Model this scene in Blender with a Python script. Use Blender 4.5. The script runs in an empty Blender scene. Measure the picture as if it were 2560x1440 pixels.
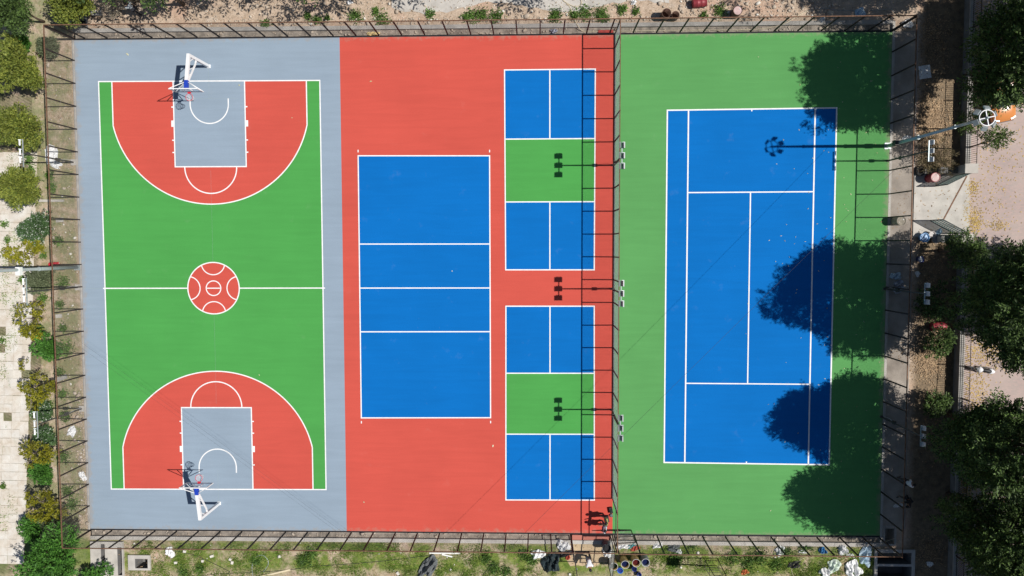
import bpy, bmesh, math, random
import numpy as np
from mathutils import Vector, Matrix

# ------------------------------------------------------------------ camera, sky, sun, exposure
CAM_F = 1889.22                      # focal length in photo pixels (photo 2560 wide)
CAM_ROT = (-0.055196, 0.029361, -0.002158)
CAM_H = 51.08
scene = bpy.context.scene
cam_data = bpy.data.cameras.new('camera')
cam_data.sensor_width = 36.0
cam_data.lens = CAM_F / 2560.0 * 36.0
cam_data.clip_start = 0.5
cam_data.clip_end = 3000.0
cam = bpy.data.objects.new('camera', cam_data)
scene.collection.objects.link(cam)
cam.location = (0, 0, CAM_H)
cam.rotation_euler = CAM_ROT
scene.camera = cam

SUN_EL = math.radians(55.5)
world = bpy.data.worlds.new('World')
scene.world = world
world.use_nodes = True
wn = world.node_tree.nodes
wl = world.node_tree.links
for n in list(wn):
    wn.remove(n)
w_out = wn.new('ShaderNodeOutputWorld')
w_bg = wn.new('ShaderNodeBackground')
w_sky = wn.new('ShaderNodeTexSky')
w_sky.sky_type = 'NISHITA'
w_sky.sun_disc = False
w_sky.sun_elevation = SUN_EL
w_sky.sun_rotation = math.radians(90)
w_sky.air_density = 1.0
w_sky.dust_density = 0.6
w_bg.inputs['Strength'].default_value = 0.05
wl.new(w_sky.outputs[0], w_bg.inputs[0])
wl.new(w_bg.outputs[0], w_out.inputs[0])

sun_data = bpy.data.lights.new('sun', 'SUN')
sun_data.energy = 4.4
sun_data.angle = math.radians(0.53)
sun_data.color = (1.0, 0.965, 0.91)
sun = bpy.data.objects.new('sun', sun_data)
scene.collection.objects.link(sun)
sun.location = (60, 0, 90)
sun.rotation_euler = (0, math.pi / 2 - SUN_EL, 0)   # shines towards -X, shadows fall to the left

vs = scene.view_settings
vs.view_transform = 'Standard'
vs.look = 'None'
vs.exposure = 0.13
vs.gamma = 1.0
vs.use_curve_mapping = False

# ------------------------------------------------------------------ helpers
COL = scene.collection
RNG = np.random.default_rng(7)
random.seed(7)
_rx, _ry, _rz = CAM_ROT
_R = np.array(Matrix.Rotation(_rz, 3, 'Z') @ Matrix.Rotation(_ry, 3, 'Y') @ Matrix.Rotation(_rx, 3, 'X'))


def gp(px, py, z=0.0):
    """survey helper: a point of the photo read off at height z, in metres"""
    d = _R @ np.array([(px - 1280) / CAM_F, (720 - py) / CAM_F, -1.0])
    t = (z - CAM_H) / d[2]
    return (float(d[0] * t), float(d[1] * t))


def g3(px, py, z=0.0):
    x, y = gp(px, py, z)
    return (x, y, z)


class MB:
    """collects shapes into one mesh"""
    def __init__(self):
        self.v = []
        self.f = []

    def add(self, vs_, fs_):
        o = len(self.v)
        self.v.extend([tuple(map(float, p)) for p in vs_])
        self.f.extend([tuple(i + o for i in f) for f in fs_])
        return self

    def box(self, c, s, rz=0.0, M=None):
        hx, hy, hz = s[0] / 2, s[1] / 2, s[2] / 2
        p = [(x, y, z) for z in (-hz, hz) for y in (-hy, hy) for x in (-hx, hx)]
        if M is None:
            M = Matrix.Rotation(rz, 3, 'Z')
        p = [tuple(M @ Vector(q) + Vector(c)) for q in p]
        return self.add(p, [(0, 2, 3, 1), (4, 5, 7, 6), (0, 1, 5, 4), (2, 6, 7, 3), (0, 4, 6, 2), (1, 3, 7, 5)])

    def bar(self, a, b, w, h=None, up=(0, 0, 1)):
        """square-section bar from a to b"""
        h = h or w
        a = Vector(a); b = Vector(b)
        d = (b - a)
        L = d.length
        d.normalize()
        u = Vector(up)
        if abs(d.dot(u)) > 0.98:
            u = Vector((0, 1, 0))
        s = d.cross(u).normalized()
        u = s.cross(d).normalized()
        M = Matrix((s, d, u)).transposed()
        return self.box((a + b) / 2, (w, L, h), M=M)

    def tube(self, pts, r, n=8, caps=True):
        pts = [Vector(p) for p in pts]
        rs = r if hasattr(r, '__len__') else [r] * len(pts)
        vs_ = []
        fs_ = []
        prev = None
        for i, p in enumerate(pts):
            d = (pts[min(i + 1, len(pts) - 1)] - pts[max(i - 1, 0)])
            d.normalize()
            if prev is None:
                u = Vector((0, 0, 1)) if abs(d.z) < 0.9 else Vector((1, 0, 0))
                s = d.cross(u).normalized()
            else:
                s = (prev - d * prev.dot(d)).normalized()
            prev = s
            t = d.cross(s)
            for k in range(n):
                a = 2 * math.pi * k / n
                vs_.append(p + (s * math.cos(a) + t * math.sin(a)) * rs[i])
        for i in range(len(pts) - 1):
            for k in range(n):
                k2 = (k + 1) % n
                fs_.append((i * n + k, i * n + k2, (i + 1) * n + k2, (i + 1) * n + k))
        if caps:
            fs_.append(tuple(range(n))[::-1])
            fs_.append(tuple(range((len(pts) - 1) * n, len(pts) * n)))
        return self.add(vs_, fs_)

    def lathe(self, prof, n=20, M=None, c=(0, 0, 0)):
        """profile of (radius, z) turned round the z axis"""
        M = M or Matrix.Identity(3)
        c = Vector(c)
        vs_ = []
        fs_ = []
        for (r, z) in prof:
            for k in range(n):
                a = 2 * math.pi * k / n
                vs_.append(M @ Vector((r * math.cos(a), r * math.sin(a), z)) + c)
        for i in range(len(prof) - 1):
            for k in range(n):
                k2 = (k + 1) % n
                fs_.append((i * n + k, i * n + k2, (i + 1) * n + k2, (i + 1) * n + k))
        return self.add(vs_, fs_)

    def poly(self, pts, z):
        return self.add([(p[0], p[1], z) for p in pts], [tuple(range(len(pts)))])

    def ring(self, c, r0, r1, z, a0=0.0, a1=2 * math.pi, n=64, fn=None):
        vs_ = []
        fs_ = []
        for i in range(n + 1):
            a = a0 + (a1 - a0) * i / n
            for r in (r0, r1):
                p = (c[0] + r * math.cos(a), c[1] + r * math.sin(a))
                if fn:
                    p = fn(*p)
                vs_.append((p[0], p[1], z))
        for i in range(n):
            fs_.append((2 * i, 2 * i + 1, 2 * i + 3, 2 * i + 2))
        return self.add(vs_, fs_)

    def mesh(self, name, smooth=False):
        me = bpy.data.meshes.new(name)
        me.from_pydata(self.v, [], self.f)
        if smooth:
            me.polygons.foreach_set('use_smooth', [True] * len(me.polygons))
        me.update()
        return me

    def build(self, name, m, parent=None, smooth=False, loc=None, rz=0.0):
        return link(name, self.mesh(name, smooth), m, parent, loc, rz)


def link(name, me, m, parent=None, loc=None, rz=0.0):
    if m is not None and not me.materials:
        me.materials.append(m)
    o = bpy.data.objects.new(name, me)
    COL.objects.link(o)
    if parent is not None:
        o.parent = parent
    if loc is not None:
        o.location = loc
    if rz:
        o.rotation_euler = (0, 0, rz)
    return o


def np_mesh(name, v, f):
    """fast mesh from arrays; f is (N,k)"""
    me = bpy.data.meshes.new(name)
    v = np.asarray(v, dtype=np.float32)
    f = np.asarray(f, dtype=np.int32)
    me.vertices.add(len(v))
    me.vertices.foreach_set('co', v.ravel())
    k = f.shape[1]
    me.loops.add(f.size)
    me.loops.foreach_set('vertex_index', f.ravel())
    me.polygons.add(len(f))
    me.polygons.foreach_set('loop_start', np.arange(0, f.size, k, dtype=np.int32))
    me.polygons.foreach_set('loop_total', np.full(len(f), k, dtype=np.int32))
    me.update(calc_edges=True)
    return me


def thing(name, label, cat, loc=(0, 0, 0), rz=0.0, group=None):
    o = bpy.data.objects.new(name, None)
    COL.objects.link(o)
    o.empty_display_size = 0.2
    o.location = loc
    o.rotation_euler = (0, 0, rz)
    return tag(o, label, cat, group)


def tag(o, label, cat, group=None):
    o['label'] = label
    o['category'] = cat
    if group:
        o['group'] = group
    return o


def structure(o, label=None):
    o['kind'] = 'structure'
    if label:
        o['label'] = label
    return o


def stuff(o, label=None, cat=None):
    o['kind'] = 'stuff'
    if label:
        o['label'] = label
    if cat:
        o['category'] = cat
    return o


# ------------------------------------------------------------------ materials
class NT:
    def __init__(self, name):
        self.m = bpy.data.materials.new(name)
        self.m.use_nodes = True
        self.t = self.m.node_tree
        self.b = self.t.nodes['Principled BSDF']
        self.out = self.t.nodes['Material Output']
        self.geo = self.t.nodes.new('ShaderNodeNewGeometry')

    def node(self, typ, **kw):
        n = self.t.nodes.new(typ)
        for k, v in kw.items():
            setattr(n, k, v)
        return n

    def set(self, sock, v):
        if isinstance(v, bpy.types.NodeSocket):
            self.t.links.new(v, sock)
        else:
            if isinstance(v, (tuple, list)) and len(v) == 3 and sock.type == 'RGBA':
                v = (*v, 1.0)
            sock.default_value = v

    def pos(self, scale=(1, 1, 1)):
        mp = self.node('ShaderNodeMapping')
        self.set(mp.inputs['Vector'], self.geo.outputs['Position'])
        mp.inputs['Scale'].default_value = scale
        return mp.outputs[0]

    def noise(self, scale, detail=3.0, rough=0.55, vec=None, dist=0.0):
        n = self.node('ShaderNodeTexNoise')
        self.set(n.inputs['Vector'], vec if vec is not None else self.geo.outputs['Position'])
        n.inputs['Scale'].default_value = scale
        n.inputs['Detail'].default_value = detail
        n.inputs['Roughness'].default_value = rough
        n.inputs['Distortion'].default_value = dist
        return n.outputs['Fac']

    def ramp(self, fac, a, b, lo=0.0, hi=1.0):
        n = self.node('ShaderNodeMapRange')
        self.set(n.inputs[0], fac)
        n.inputs[1].default_value = a
        n.inputs[2].default_value = b
        n.inputs[3].default_value = lo
        n.inputs[4].default_value = hi
        return n.outputs[0]

    def math(self, op, a, b=None):
        n = self.node('ShaderNodeMath', operation=op)
        self.set(n.inputs[0], a)
        if b is not None:
            self.set(n.inputs[1], b)
        return n.outputs[0]

    def mix(self, fac, a, b, blend='MIX'):
        n = self.node('ShaderNodeMix', data_type='RGBA', blend_type=blend)
        self.set(n.inputs[0], fac)
        self.set(n.inputs[6], a)
        self.set(n.inputs[7], b)
        return n.outputs[2]

    def xyz(self):
        n = self.node('ShaderNodeSeparateXYZ')
        self.set(n.inputs[0], self.geo.outputs['Position'])
        return n.outputs

    def bump(self, h, strength=0.3, dist=0.02):
        n = self.node('ShaderNodeBump')
        n.inputs['Strength'].default_value = strength
        n.inputs['Distance'].default_value = dist
        self.set(n.inputs['Height'], h)
        self.set(self.b.inputs['Normal'], n.outputs[0])

    def finish(self, col, rough=0.8, metal=0.0, spec=0.4):
        self.set(self.b.inputs['Base Color'], col)
        self.set(self.b.inputs['Roughness'], rough)
        self.set(self.b.inputs['Metallic'], metal)
        self.b.inputs['Specular IOR Level'].default_value = spec
        return self.m


def sc(c, k):
    return tuple(min(1.0, x * k) for x in c)


def plain(name, col, rough=0.7, var=0.12, scale=5.0, metal=0.0, bump=0.15, bscale=40.0, col2=None, spec=0.4):
    t = NT(name)
    f = t.ramp(t.noise(scale, 4.0), 0.3, 0.7)
    c = t.mix(f, sc(col, 1 - var), col2 if col2 else sc(col, 1 + var))
    g = t.ramp(t.noise(bscale, 2.0), 0.25, 0.75, 0.92, 1.08)
    c = t.mix(1.0, c, g, 'MULTIPLY')
    if bump:
        t.bump(t.noise(bscale, 3.0), bump, 0.01)
    return t.finish(c, rough, metal, spec)


def court_paint(name, col):
    """rolled acrylic court paint with sand grain, faint roller passes and scuffs"""
    t = NT(name)
    big = t.ramp(t.noise(0.22, 3.0), 0.3, 0.7, 0.95, 1.045)
    roll = t.ramp(t.noise(1.0, 2.0, vec=t.pos((0.25, 3.2, 1.0)), dist=0.8), 0.3, 0.7, 0.965, 1.035)
    grain = t.ramp(t.noise(16.0, 4.0, 0.7), 0.3, 0.7, 0.95, 1.05)
    c = t.mix(1.0, col, big, 'MULTIPLY')
    c = t.mix(1.0, c, roll, 'MULTIPLY')
    c = t.mix(1.0, c, grain, 'MULTIPLY')
    dust = t.ramp(t.noise(0.9, 6.0, 0.65), 0.62, 0.8, 0.0, 0.05)
    c = t.mix(dust, c, (0.6, 0.56, 0.5))
    # blown soil along the slab edges, ragged
    x, y, _z = t.xyz()
    e = t.math('MINIMUM', t.math('MINIMUM', t.math('SUBTRACT', x, -31.12), t.math('SUBTRACT', 23.47, x)), t.math('MINIMUM', t.math('SUBTRACT', 14.08, y), t.math('SUBTRACT', y, -19.80)))
    e = t.math('ADD', e, t.ramp(t.noise(2.6, 6.0, 0.7), 0.3, 0.7, 0.28, -0.30))
    c = t.mix(t.ramp(e, 0.30, 0.0, 0.0, 0.45), c, (0.33, 0.27, 0.21))
    # faint scuffs
    sc_ = t.ramp(t.noise(5.0, 8.0, 0.75, vec=t.pos((1.0, 0.35, 1.0))), 0.66, 0.74, 0.0, 0.10)
    c = t.mix(sc_, c, (0.55, 0.52, 0.48))
    t.bump(t.noise(55.0, 3.0), 0.18, 0.006)
    return t.finish(c, 0.9, 0.0, 0.06)


C_GREY = (0.262, 0.330, 0.405)
C_RED = (0.55, 0.088, 0.065)
C_GREEN = (0.072, 0.315, 0.072)
C_TGREEN = (0.100, 0.306, 0.096)
C_BLUE = (0.004, 0.140, 0.455)
M = {}
M['grey'] = court_paint('paint_grey', C_GREY)
M['red'] = court_paint('paint_red', C_RED)
M['green'] = court_paint('paint_green', C_GREEN)
M['tgreen'] = court_paint('paint_tennis_green', C_TGREEN)
M['blue'] = court_paint('paint_blue', C_BLUE)
M['line'] = plain('paint_line_white', (0.79, 0.79, 0.79), 0.75, 0.06, 4.0, bump=0.1, col2=(0.86, 0.86, 0.85))
M['edge'] = plain('black_edge', (0.018, 0.018, 0.022), 0.8, 0.4, 4.0)  # near-black tone for the slab edge strips and divider fence base
M['concrete'] = plain('concrete_grey', (0.36, 0.34, 0.315), 0.9, 0.22, 1.6, bump=0.35, bscale=25)
M['concrete_pale'] = plain('concrete_pale', (0.47, 0.44, 0.40), 0.9, 0.18, 1.2, bump=0.3, bscale=22)
M['concrete_dark'] = plain('concrete_dark', (0.17, 0.165, 0.16), 0.9, 0.25, 1.5, bump=0.3)


def slab_material(name, col):
    t = NT(name)
    c = t.mix(t.ramp(t.noise(1.1, 5.0), 0.3, 0.7), sc(col, .9), sc(col, 1.08))
    soil = t.ramp(t.noise(0.75, 7.0, 0.72, dist=0.5), 0.38, 0.60, 0.0, 0.85)
    c = t.mix(soil, c, t.mix(t.ramp(t.noise(3.0, 5.0), 0.4, 0.6), (0.52, 0.44, 0.35), (0.63, 0.56, 0.475)))
    moss = t.ramp(t.noise(1.3, 7.0, 0.75, vec=t.pos((1.3, 0.7, 1.0))), 0.60, 0.70, 0.0, 0.6)
    c = t.mix(moss, c, (0.20, 0.23, 0.09))
    c = t.mix(1.0, c, t.ramp(t.noise(18.0, 4.0, 0.7), 0.25, 0.75, 0.86, 1.12), 'MULTIPLY')
    t.bump(t.noise(16.0, 4.0), 0.4, 0.012)
    return t.finish(c, 0.92, 0.0, 0.2)


M['slab'] = slab_material('paving_slab', (0.68, 0.65, 0.595))
M['slab_tan'] = slab_material('paving_slab_tan', (0.65, 0.61, 0.54))
M['slab_dirt'] = slab_material('paving_slab_dirty', (0.60, 0.56, 0.49))
M['rust'] = plain('rusty_steel', (0.15, 0.075, 0.042), 0.75, 0.35, 7.0, metal=0.2, col2=(0.24, 0.13, 0.08))
M['post'] = plain('dark_rusted_post', (0.038, 0.028, 0.026), 0.7, 0.35, 6.0, metal=0.2)
M['wire'] = plain('galvanised_wire', (0.50, 0.53, 0.52), 0.6, 0.1, 3.0, metal=0.1, bump=0)
M['wire_old'] = plain('weathered_wire', (0.26, 0.23, 0.205), 0.6, 0.1, 3.0, metal=0.3, bump=0)
M['white'] = plain('white_paint_metal', (0.80, 0.80, 0.80), 0.45, 0.03, 3.0, bump=0.0)
M['bluepad'] = plain('blue_padding', (0.012, 0.05, 0.42), 0.55, 0.1, 6.0)
M['ringred'] = plain('ring_red', (0.62, 0.03, 0.05), 0.45, 0.05, 6.0)
M['net'] = plain('net_cord', (0.75, 0.74, 0.76), 0.8, 0.04, 9.0, bump=0)
M['galv'] = plain('galvanised_steel', (0.40, 0.45, 0.455), 0.45, 0.12, 3.0, metal=0.35)
M['pole'] = plain('dark_pole_paint', (0.07, 0.065, 0.062), 0.6, 0.25, 5.0, metal=0.2)
M['lamp'] = plain('lamp_housing', (0.27, 0.29, 0.295), 0.4, 0.06, 6.0, metal=0.2)
M['lampglass'] = plain('lamp_lens', (0.10, 0.12, 0.13), 0.12, 0.1, 6.0, bump=0, spec=0.7)
M['black'] = plain('black_plastic', (0.016, 0.016, 0.018), 0.5, 0.25, 6.0)
M['rubber'] = plain('black_rubber', (0.02, 0.02, 0.02), 0.85, 0.2, 10.0)
M['cable'] = plain('cable_sheath', (0.03, 0.032, 0.035), 0.6, 0.1, 10.0, bump=0)
M['hose'] = plain('cream_hose', (0.58, 0.50, 0.36), 0.5, 0.12, 6.0)
M['wood_pale'] = plain('pale_timber', (0.66, 0.56, 0.38), 0.8, 0.15, 8.0)
M['white_board'] = plain('white_board', (0.78, 0.77, 0.74), 0.7, 0.06, 4.0)
M['plastic_white'] = plain('white_plastic_sheet', (0.78, 0.78, 0.78), 0.45, 0.05, 8.0, bump=0.25, bscale=14)
M['plastic_green'] = plain('greenish_plastic_sheet', (0.62, 0.70, 0.62), 0.4, 0.1, 8.0, bump=0.25, bscale=14)
M['plastic_blue'] = plain('pale_blue_plastic_sheet', (0.42, 0.55, 0.66), 0.4, 0.12, 8.0, bump=0.25, bscale=14)
M['rag_blue'] = plain('blue_rag', (0.03, 0.16, 0.36), 0.8, 0.3, 9.0)
M['rag_red'] = plain('red_rag', (0.42, 0.08, 0.05), 0.8, 0.25, 9.0)
M['rag_orange'] = plain('orange_rag', (0.62, 0.19, 0.07), 0.8, 0.25, 9.0)
M['rag_teal'] = plain('teal_paper', (0.06, 0.26, 0.28), 0.7, 0.4, 9.0)
M['tarp_dark'] = plain('dark_netting', (0.025, 0.04, 0.045), 0.7, 0.4, 9.0, bump=0.4, bscale=20)
M['netting'] = plain('grey_netting', (0.12, 0.13, 0.135), 0.8, 0.4, 9.0, bump=0.4, bscale=20)
M['foam'] = plain('yellow_foam', (0.70, 0.55, 0.28), 0.9, 0.1, 9.0)
M['drum_tan'] = plain('tan_drum', (0.42, 0.30, 0.13), 0.5, 0.22, 4.0, metal=0.15)
M['drum_grey'] = plain('grey_drum', (0.20, 0.22, 0.235), 0.5, 0.2, 4.0, metal=0.2)
M['drum_rust'] = plain('rust_drum', (0.10, 0.055, 0.04), 0.8, 0.4, 5.0, metal=0.2, col2=(0.2, 0.12, 0.09))
M['drum_red'] = plain('red_drum', (0.26, 0.035, 0.045), 0.5, 0.25, 4.0, metal=0.1)
M['drum_pink'] = plain('faded_drum_lid', (0.52, 0.36, 0.34), 0.55, 0.15, 4.0)
M['drum_olive'] = plain('weathered_drum', (0.26, 0.23, 0.18), 0.7, 0.3, 5.0, metal=0.15)
M['drum_black'] = plain('blue_black_drum', (0.045, 0.06, 0.075), 0.45, 0.3, 4.0)
M['rim'] = plain('drum_rim', (0.60, 0.60, 0.58), 0.5, 0.1, 6.0)
M['paint_blue_wet'] = plain('wet_blue_paint', (0.003, 0.007, 0.05), 0.3, 0.1, 6.0, bump=0)
M['paint_red_wet'] = plain('wet_red_paint', (0.07, 0.004, 0.003), 0.3, 0.1, 6.0, bump=0)
M['paint_green_wet'] = plain('wet_green_paint', (0.008, 0.02, 0.006), 0.2, 0.1, 6.0, bump=0)
M['bucket_blue'] = plain('blue_bucket', (0.02, 0.16, 0.62), 0.35, 0.08, 6.0)
M['bucket_navy'] = plain('navy_bucket', (0.015, 0.03, 0.20), 0.35, 0.1, 6.0)
M['bucket_grey'] = plain('grey_bucket', (0.40, 0.37, 0.36), 0.5, 0.12, 6.0)
M['bucket_sky'] = plain('sky_blue_bucket', (0.16, 0.33, 0.58), 0.4, 0.1, 6.0)
M['sack_stripe'] = plain('blue_white_sack', (0.22, 0.30, 0.55), 0.6, 0.8, 7.0, col2=(0.7, 0.72, 0.8))
M['gate_green'] = plain('teal_gate_paint', (0.30, 0.62, 0.56), 0.5, 0.12, 5.0)
M['gate_dark'] = plain('dark_gate_bar', (0.035, 0.05, 0.05), 0.6, 0.2, 5.0)
M['bark'] = plain('bark', (0.12, 0.085, 0.06), 0.9, 0.35, 6.0, bump=0.5, bscale=18)
M['skin'] = plain('skin', (0.30, 0.17, 0.11), 0.55, 0.08, 9.0, bump=0)
M['hair'] = plain('black_hair', (0.012, 0.011, 0.012), 0.6, 0.2, 20.0)
M['shirt_white'] = plain('white_shirt', (0.76, 0.77, 0.80), 0.8, 0.05, 8.0)
M['shirt_olive'] = plain('olive_shirt', (0.28, 0.29, 0.10), 0.85, 0.15, 8.0)
M['shirt_dark'] = plain('dark_shirt', (0.02, 0.02, 0.023), 0.85, 0.2, 8.0)
M['shirt_grey'] = plain('pale_grey_shirt', (0.50, 0.55, 0.57), 0.8, 0.1, 8.0)
M['trouser'] = plain('dark_trousers', (0.022, 0.023, 0.03), 0.85, 0.2, 8.0)
M['trouser_navy'] = plain('navy_trousers', (0.03, 0.04, 0.08), 0.85, 0.2, 8.0)
M['car_orange'] = plain('orange_car_paint', (0.62, 0.23, 0.06), 0.22, 0.03, 2.0, bump=0, spec=0.6)
M['glass_dark'] = plain('tinted_glass', (0.03, 0.075, 0.075), 0.06, 0.1, 2.0, bump=0, spec=0.8)
M['chrome'] = plain('chrome', (0.6, 0.6, 0.6), 0.15, 0.03, 2.0, metal=0.9, bump=0)
M['moto_white'] = plain('white_fairing', (0.78, 0.78, 0.80), 0.25, 0.03, 3.0, bump=0, spec=0.6)
M['moto_red'] = plain('red_fairing', (0.40, 0.02, 0.025), 0.25, 0.05, 3.0, bump=0, spec=0.6)
M['moto_grey'] = plain('grey_fairing', (0.30, 0.31, 0.32), 0.3, 0.05, 3.0, bump=0, spec=0.6)
M['stone'] = plain('rubble_stone', (0.46, 0.36, 0.27), 0.95, 0.35, 1.7, bump=0.4, bscale=22, col2=(0.60, 0.52, 0.43))
M['stone_pale'] = plain('pale_stone', (0.68, 0.64, 0.57), 0.9, 0.1, 3.0, bump=0.3)
M['redboard'] = plain('red_painted_board', (0.36, 0.035, 0.025), 0.6, 0.2, 5.0)


def foliage(name, dark, light, trans=0.18, flower=None, ff=0.0):
    t = NT(name)
    isl = t.geo.outputs['Random Per Island']
    c = t.mix(isl, dark, light)
    big = t.ramp(t.noise(0.9, 3.0), 0.3, 0.7, 0.7, 1.25)
    c = t.mix(1.0, c, big, 'MULTIPLY')
    if flower:
        f = t.math('GREATER_THAN', isl, 1.0 - ff)
        c = t.mix(f, c, flower)
    t.finish(c, 0.6, 0.0, 0.3)
    tr = t.node('ShaderNodeBsdfTranslucent')
    t.set(tr.inputs[0], c)
    mx = t.node('ShaderNodeMixShader')
    mx.inputs[0].default_value = trans
    t.t.links.new(t.b.outputs[0], mx.inputs[1])
    t.t.links.new(tr.outputs[0], mx.inputs[2])
    t.t.links.new(mx.outputs[0], t.out.inputs[0])
    return t.m


M['leaf_dark'] = foliage('dark_tree_foliage', (0.014, 0.030, 0.009), (0.13, 0.21, 0.052), 0.18)
M['leaf_young'] = foliage('young_tree_foliage', (0.03, 0.06, 0.015), (0.12, 0.19, 0.035), 0.2)
M['leaf_olive'] = foliage('olive_bush_foliage', (0.07, 0.11, 0.018), (0.29, 0.32, 0.055), 0.2)
M['leaf_yellow'] = foliage('yellow_green_foliage', (0.10, 0.11, 0.008), (0.33, 0.31, 0.02), 0.22)
M['leaf_green'] = foliage('bright_green_foliage', (0.03, 0.10, 0.014), (0.11, 0.28, 0.04), 0.2)
M['leaf_oleander'] = foliage('oleander_foliage', (0.03, 0.07, 0.022), (0.11, 0.20, 0.07), 0.2, (0.62, 0.66, 0.58), 0.10)
M['leaf_greygreen'] = foliage('grey_green_foliage', (0.07, 0.095, 0.045), (0.19, 0.22, 0.12), 0.2)
M['leaf_brown'] = foliage('dry_brown_foliage', (0.055, 0.045, 0.022), (0.19, 0.15, 0.075), 0.15)
M['leaf_dry'] = foliage('pale_dry_foliage', (0.20, 0.17, 0.12), (0.42, 0.36, 0.27), 0.15)
M['weed'] = foliage('weed_foliage', (0.035, 0.085, 0.015), (0.16, 0.28, 0.055), 0.2)
M['grass'] = foliage('grass_blades', (0.06, 0.14, 0.016), (0.24, 0.33, 0.055), 0.2)
M['litter'] = foliage('yellow_leaf_litter', (0.30, 0.19, 0.05), (0.66, 0.47, 0.13), 0.1)
M['litter_brown'] = foliage('brown_leaf_litter', (0.20, 0.12, 0.06), (0.55, 0.38, 0.22), 0.1)
M['litter_court'] = foliage('pale_fallen_leaves', (0.40, 0.38, 0.18), (0.75, 0.72, 0.50), 0.1)


def ground_material():
    t = NT('soil_ground')
    x, y, _z = t.xyz()
    n1 = t.noise(0.35, 5.0, 0.6)
    n2 = t.noise(2.2, 6.0, 0.65)
    n3 = t.noise(11.0, 4.0, 0.7)
    tan = t.mix(t.ramp(n2, 0.3, 0.7), (0.37, 0.275, 0.195), (0.56, 0.445, 0.345))
    tan = t.mix(t.ramp(n1, 0.52, 0.68), tan, (0.50, 0.33, 0.24))
    tan = t.mix(t.ramp(n1, 0.36, 0.24), tan, (0.44, 0.40, 0.35))
    # bottom verge: grass-grown earth
    gmask = t.ramp(t.noise(0.55, 6.0, 0.7, dist=0.4), 0.37, 0.52)
    gcol = t.mix(t.ramp(n2, 0.35, 0.65), (0.085, 0.145, 0.022), (0.21, 0.25, 0.06))
    bottom = t.math('MULTIPLY', t.ramp(y, -20.2, -20.7), t.ramp(y, -23.2, -22.3))
    bottom = t.math('MULTIPLY', bottom, gmask)
    bottom = t.math('MULTIPLY', bottom, t.ramp(x, 24.0, 23.0))
    c = t.mix(bottom, tan, gcol)
    # left strip: sparse green growth
    lmask = t.math('MULTIPLY', t.ramp(x, -31.2, -31.6), t.ramp(t.noise(0.7, 6.0, 0.7), 0.38, 0.56))
    c = t.mix(t.math('MULTIPLY', lmask, 0.8), c, (0.19, 0.215, 0.095))
    # planting strip on the right: dark humus
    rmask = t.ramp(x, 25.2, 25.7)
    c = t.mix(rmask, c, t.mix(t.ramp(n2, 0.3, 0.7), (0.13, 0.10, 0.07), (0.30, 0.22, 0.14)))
    g = t.ramp(n3, 0.25, 0.75, 0.72, 1.25)
    c = t.mix(1.0, c, g, 'MULTIPLY')
    h = t.math('ADD', n2, t.math('MULTIPLY', n3, 0.5))
    t.bump(h, 0.8, 0.08)
    return t.finish(c, 0.95, 0.0, 0.2)


def brick_material():
    t = NT('pink_paver_bricks')
    b = t.node('ShaderNodeTexBrick')
    t.set(b.inputs['Vector'], t.pos((1, 1, 1)))
    b.inputs['Scale'].default_value = 1.0
    b.inputs['Brick Width'].default_value = 0.2
    b.inputs['Row Height'].default_value = 0.1
    b.inputs['Mortar Size'].default_value = 0.008
    t.set(b.inputs['Color1'], (0.43, 0.315, 0.295))
    t.set(b.inputs['Color2'], (0.35, 0.285, 0.27))
    t.set(b.inputs['Mortar'], (0.36, 0.30, 0.27))
    f = t.ramp(t.noise(0.5, 5.0), 0.3, 0.7)
    c = t.mix(t.math('MULTIPLY', f, 0.6), b.outputs['Color'], (0.50, 0.41, 0.36))
    c = t.mix(t.ramp(t.noise(1.7, 4.0), 0.6, 0.75, 0.0, 0.35), c, (0.30, 0.26, 0.22))
    t.bump(b.outputs['Fac'], -0.3, 0.01)
    return t.finish(c, 0.9, 0.0, 0.3)


def glass_material():
    t = NT('clear_board')
    tr = t.node('ShaderNodeBsdfTransparent')
    tr.inputs[0].default_value = (0.93, 0.95, 0.97, 1)
    gl = t.node('ShaderNodeBsdfGlossy')
    gl.inputs['Roughness'].default_value = 0.05
    mx = t.node('ShaderNodeMixShader')
    mx.inputs[0].default_value = 0.08
    t.t.links.new(tr.outputs[0], mx.inputs[1])
    t.t.links.new(gl.outputs[0], mx.inputs[2])
    t.t.links.new(mx.outputs[0], t.out.inputs[0])
    return t.m


M['ground'] = ground_material()
M['debris'] = plain('gutter_debris', (0.25, 0.215, 0.18), 0.95, 0.4, 2.5, bump=0.7, bscale=14, col2=(0.42, 0.36, 0.30))
M['brick'] = brick_material()
M['glass'] = glass_material()

# ------------------------------------------------------------------ the setting
XL, XR, YT, YB = -31.12, 23.47, 14.08, -19.80
XM1, XM2 = -13.02, 5.36                # grey | red | green seams
GZ = -0.03                             # soil level beside the slabs
GUT = 0.40                             # gutter width
COP = 0.26                             # coping width

pits = {  # outer rectangles (x0,x1,y0,y1)
    'a': (*gp(226, 0)[:1], 0, 0, 0),
}


def px_rect(x0, y0, x1, y1, z=0.0):
    a = gp(x0, y0, z)
    b = gp(x1, y1, z)
    return (min(a[0], b[0]), max(a[0], b[0]), min(a[1], b[1]), max(a[1], b[1]))


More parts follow.
